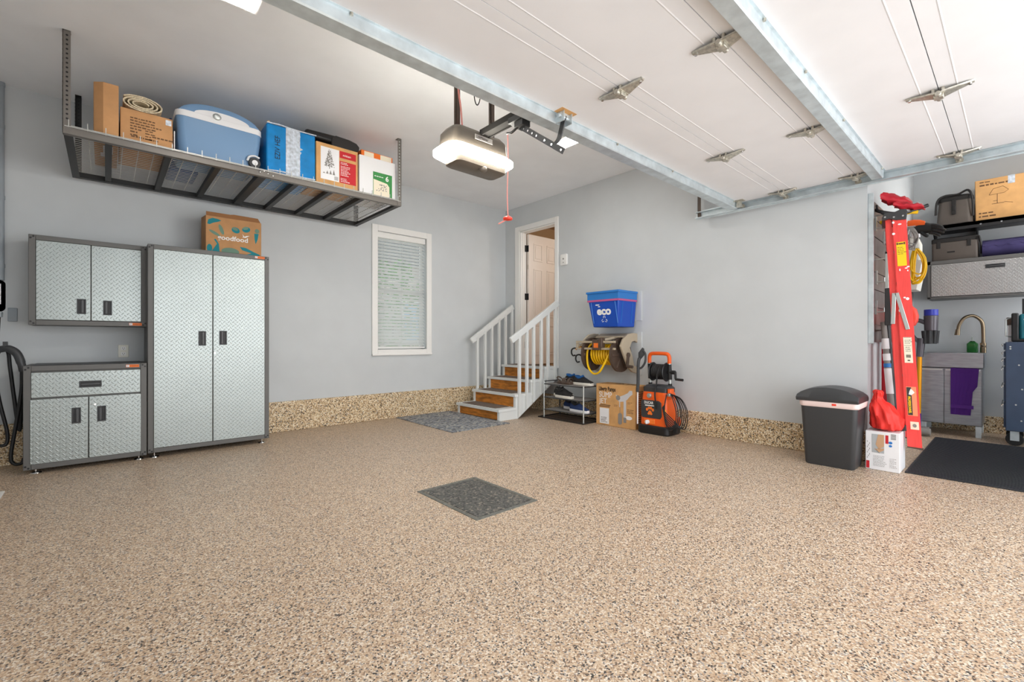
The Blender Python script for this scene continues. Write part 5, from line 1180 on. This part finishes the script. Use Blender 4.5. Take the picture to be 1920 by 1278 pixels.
# ------------------------------------------------------------------ tool cart
t = thing('tool_cart', 'blue steel rolling tool chest beside the sink', 'tool chest', (6.72, -.2, 0))
qx0, qx1, qy0, qy1 = 6.47, 7.0, -.52, .088
B().box(qx0, qx1, qy0, qy1, .145, 1.0).obj('cabinet', cart_m, t, bevel=.006)
for k, (z0, z1) in enumerate(((.92, .99), (.85, .91), (.77, .84), (.60, .76), (.42, .59), (.17, .41))):
    d = B().box(qx0+.02, qx1-.02, qy1, qy1+.012, z0+.004, z1-.004).obj('drawer', cart_m, t, bevel=.002)
    B().box(qx0+.01, qx1-.03, qy1+.012, qy1+.026, z1-.022, z1-.012).box(qx0+.01, qx1-.03, qy1+.022, qy1+.028, z1-.034, z1-.012).obj('pull', chrome_m, d, smooth=False)
for x in (qx0+.07, qx1-.07):
    for y in (qy0+.07, qy1-.06):
        w_ = B().cyl((x-.018, y, .062), (x+.018, y, .062), .062, n=24).obj('caster', rubber_m, t, bevel=.006)
        B().box(x-.028, x-.022, y-.03, y+.03, .05, .145).box(x+.022, x+.028, y-.03, y+.03, .05, .145).obj('fork', galv_m, w_, smooth=False)
for y, z in ((.055, .955), (.055, .935), (.0, .78), (-.02, .55), (.02, .40), (-.015, .25)): B().cyl((qx0-.003, y, z), (qx0+.001, y, z), .007, n=8).obj('rivet', alu_m, t)
t = thing('jobsite_radio', 'teal and black jobsite radio standing on the blue tool chest', 'radio', (6.6, -.1, 1.0))
B().box(6.53, 6.72, -.36, .0, 1.02, 1.27).obj('body', tealr_m, t, bevel=.02)
B().box(6.52, 6.73, .0, .05, 1.005, 1.28).box(6.52, 6.73, -.40, -.36, 1.005, 1.28).box(6.52, 6.73, -.4, .05, 1.001, 1.03).obj('bumper', black_m, t, bevel=.012)
B().tube([(6.56, .05, 1.05), (6.545, .085, 1.06), (6.545, .085, 1.22), (6.56, .05, 1.235)], .008, 8).obj('guard_bar', alu_m, t)
B().cyl((6.53, -.10, 1.14), (6.515, -.10, 1.14), .05, n=20).obj('speaker', black_m, t)
B().box(6.62, 6.64, -.04, -.02, 1.27, 1.42).obj('antenna', black_m, t)
B().rect((6.5285, -.02, 1.21), XB, up, .01, 0, .05, .012).obj('badge', wink_m, t, smooth=False)
t = thing('paper_box', 'white and brown box standing behind the radio on the tool chest', 'box', (6.85, .03, 1.0))
B().box(6.76, 6.94, -.02, .075, 1.001, 1.17).obj('carton', wpaper_m, t, bevel=.003)
B().box(6.75, 6.95, -.03, .085, 1.17, 1.245).obj('lid', brown_m, t, bevel=.004)
# ------------------------------------------------------------------ outside the window
t = thing('neighbour_house', 'pale neighbouring house seen through the window blind', 'house', (5.4, 12.2, -.1))
B().box(1.5, 9.5, 12, 17, -.1, 3.2).obj('wall', brick_m, t)
B().loft([[(1.2, 11.7, 3.2), (9.8, 11.7, 3.2), (9.8, 17.3, 3.2), (1.2, 17.3, 3.2)], [(1.2, 14.4, 5.0), (9.8, 14.4, 5.0), (9.8, 14.6, 5.0), (1.2, 14.6, 5.0)]]).obj('roof', dgrey_m, t, smooth=False)
for x in (4.6, 6.4):
    f = B().box(x, x+1.0, 11.96, 12, .9, 2.2).obj('window', white_m, t); B().box(x+.07, x+.93, 11.95, 11.96, .97, 2.13).obj('pane', bluewin_m, f)
def shrub(x, y, h, r, lb, n, sd):
    random.seed(sd); t = thing('garden_shrub', lb, 'shrub', (x, y, -.1))
    B().cyl((x, y, -.1), (x, y, h*.6), .04, .02, n=8).obj('stem', brown_m, t)
    b = B()
    for k in range(n):
        u = random.random(); a = random.random()*2*PI; rr = r*math.sqrt(random.random())*(.5+.8*math.sin(PI*min(1, u*.8+.15)))
        c = V(x+rr*math.cos(a), y+rr*math.sin(a), .1+u*h); d = V(random.gauss(0, 1), random.gauss(0, 1), random.gauss(0, .6)).normalized()*random.uniform(.05, .10); e = d.cross(V(random.gauss(0, 1), random.gauss(0, 1), random.gauss(0, 1))).normalized()*.03
        b.face([b.bm.verts.new(c-d), b.bm.verts.new(c+e), b.bm.verts.new(c+d), b.bm.verts.new(c-e)])
    b.obj('foliage', leaf_m, t, smooth=False)
shrub(4.5, 8.8, 2.6, .55, 'tall green shrub seen through the window', 900, 41)
shrub(6.6, 9.8, 1.2, .6, 'lower green shrub seen through the window beside the taller one', 600, 42)
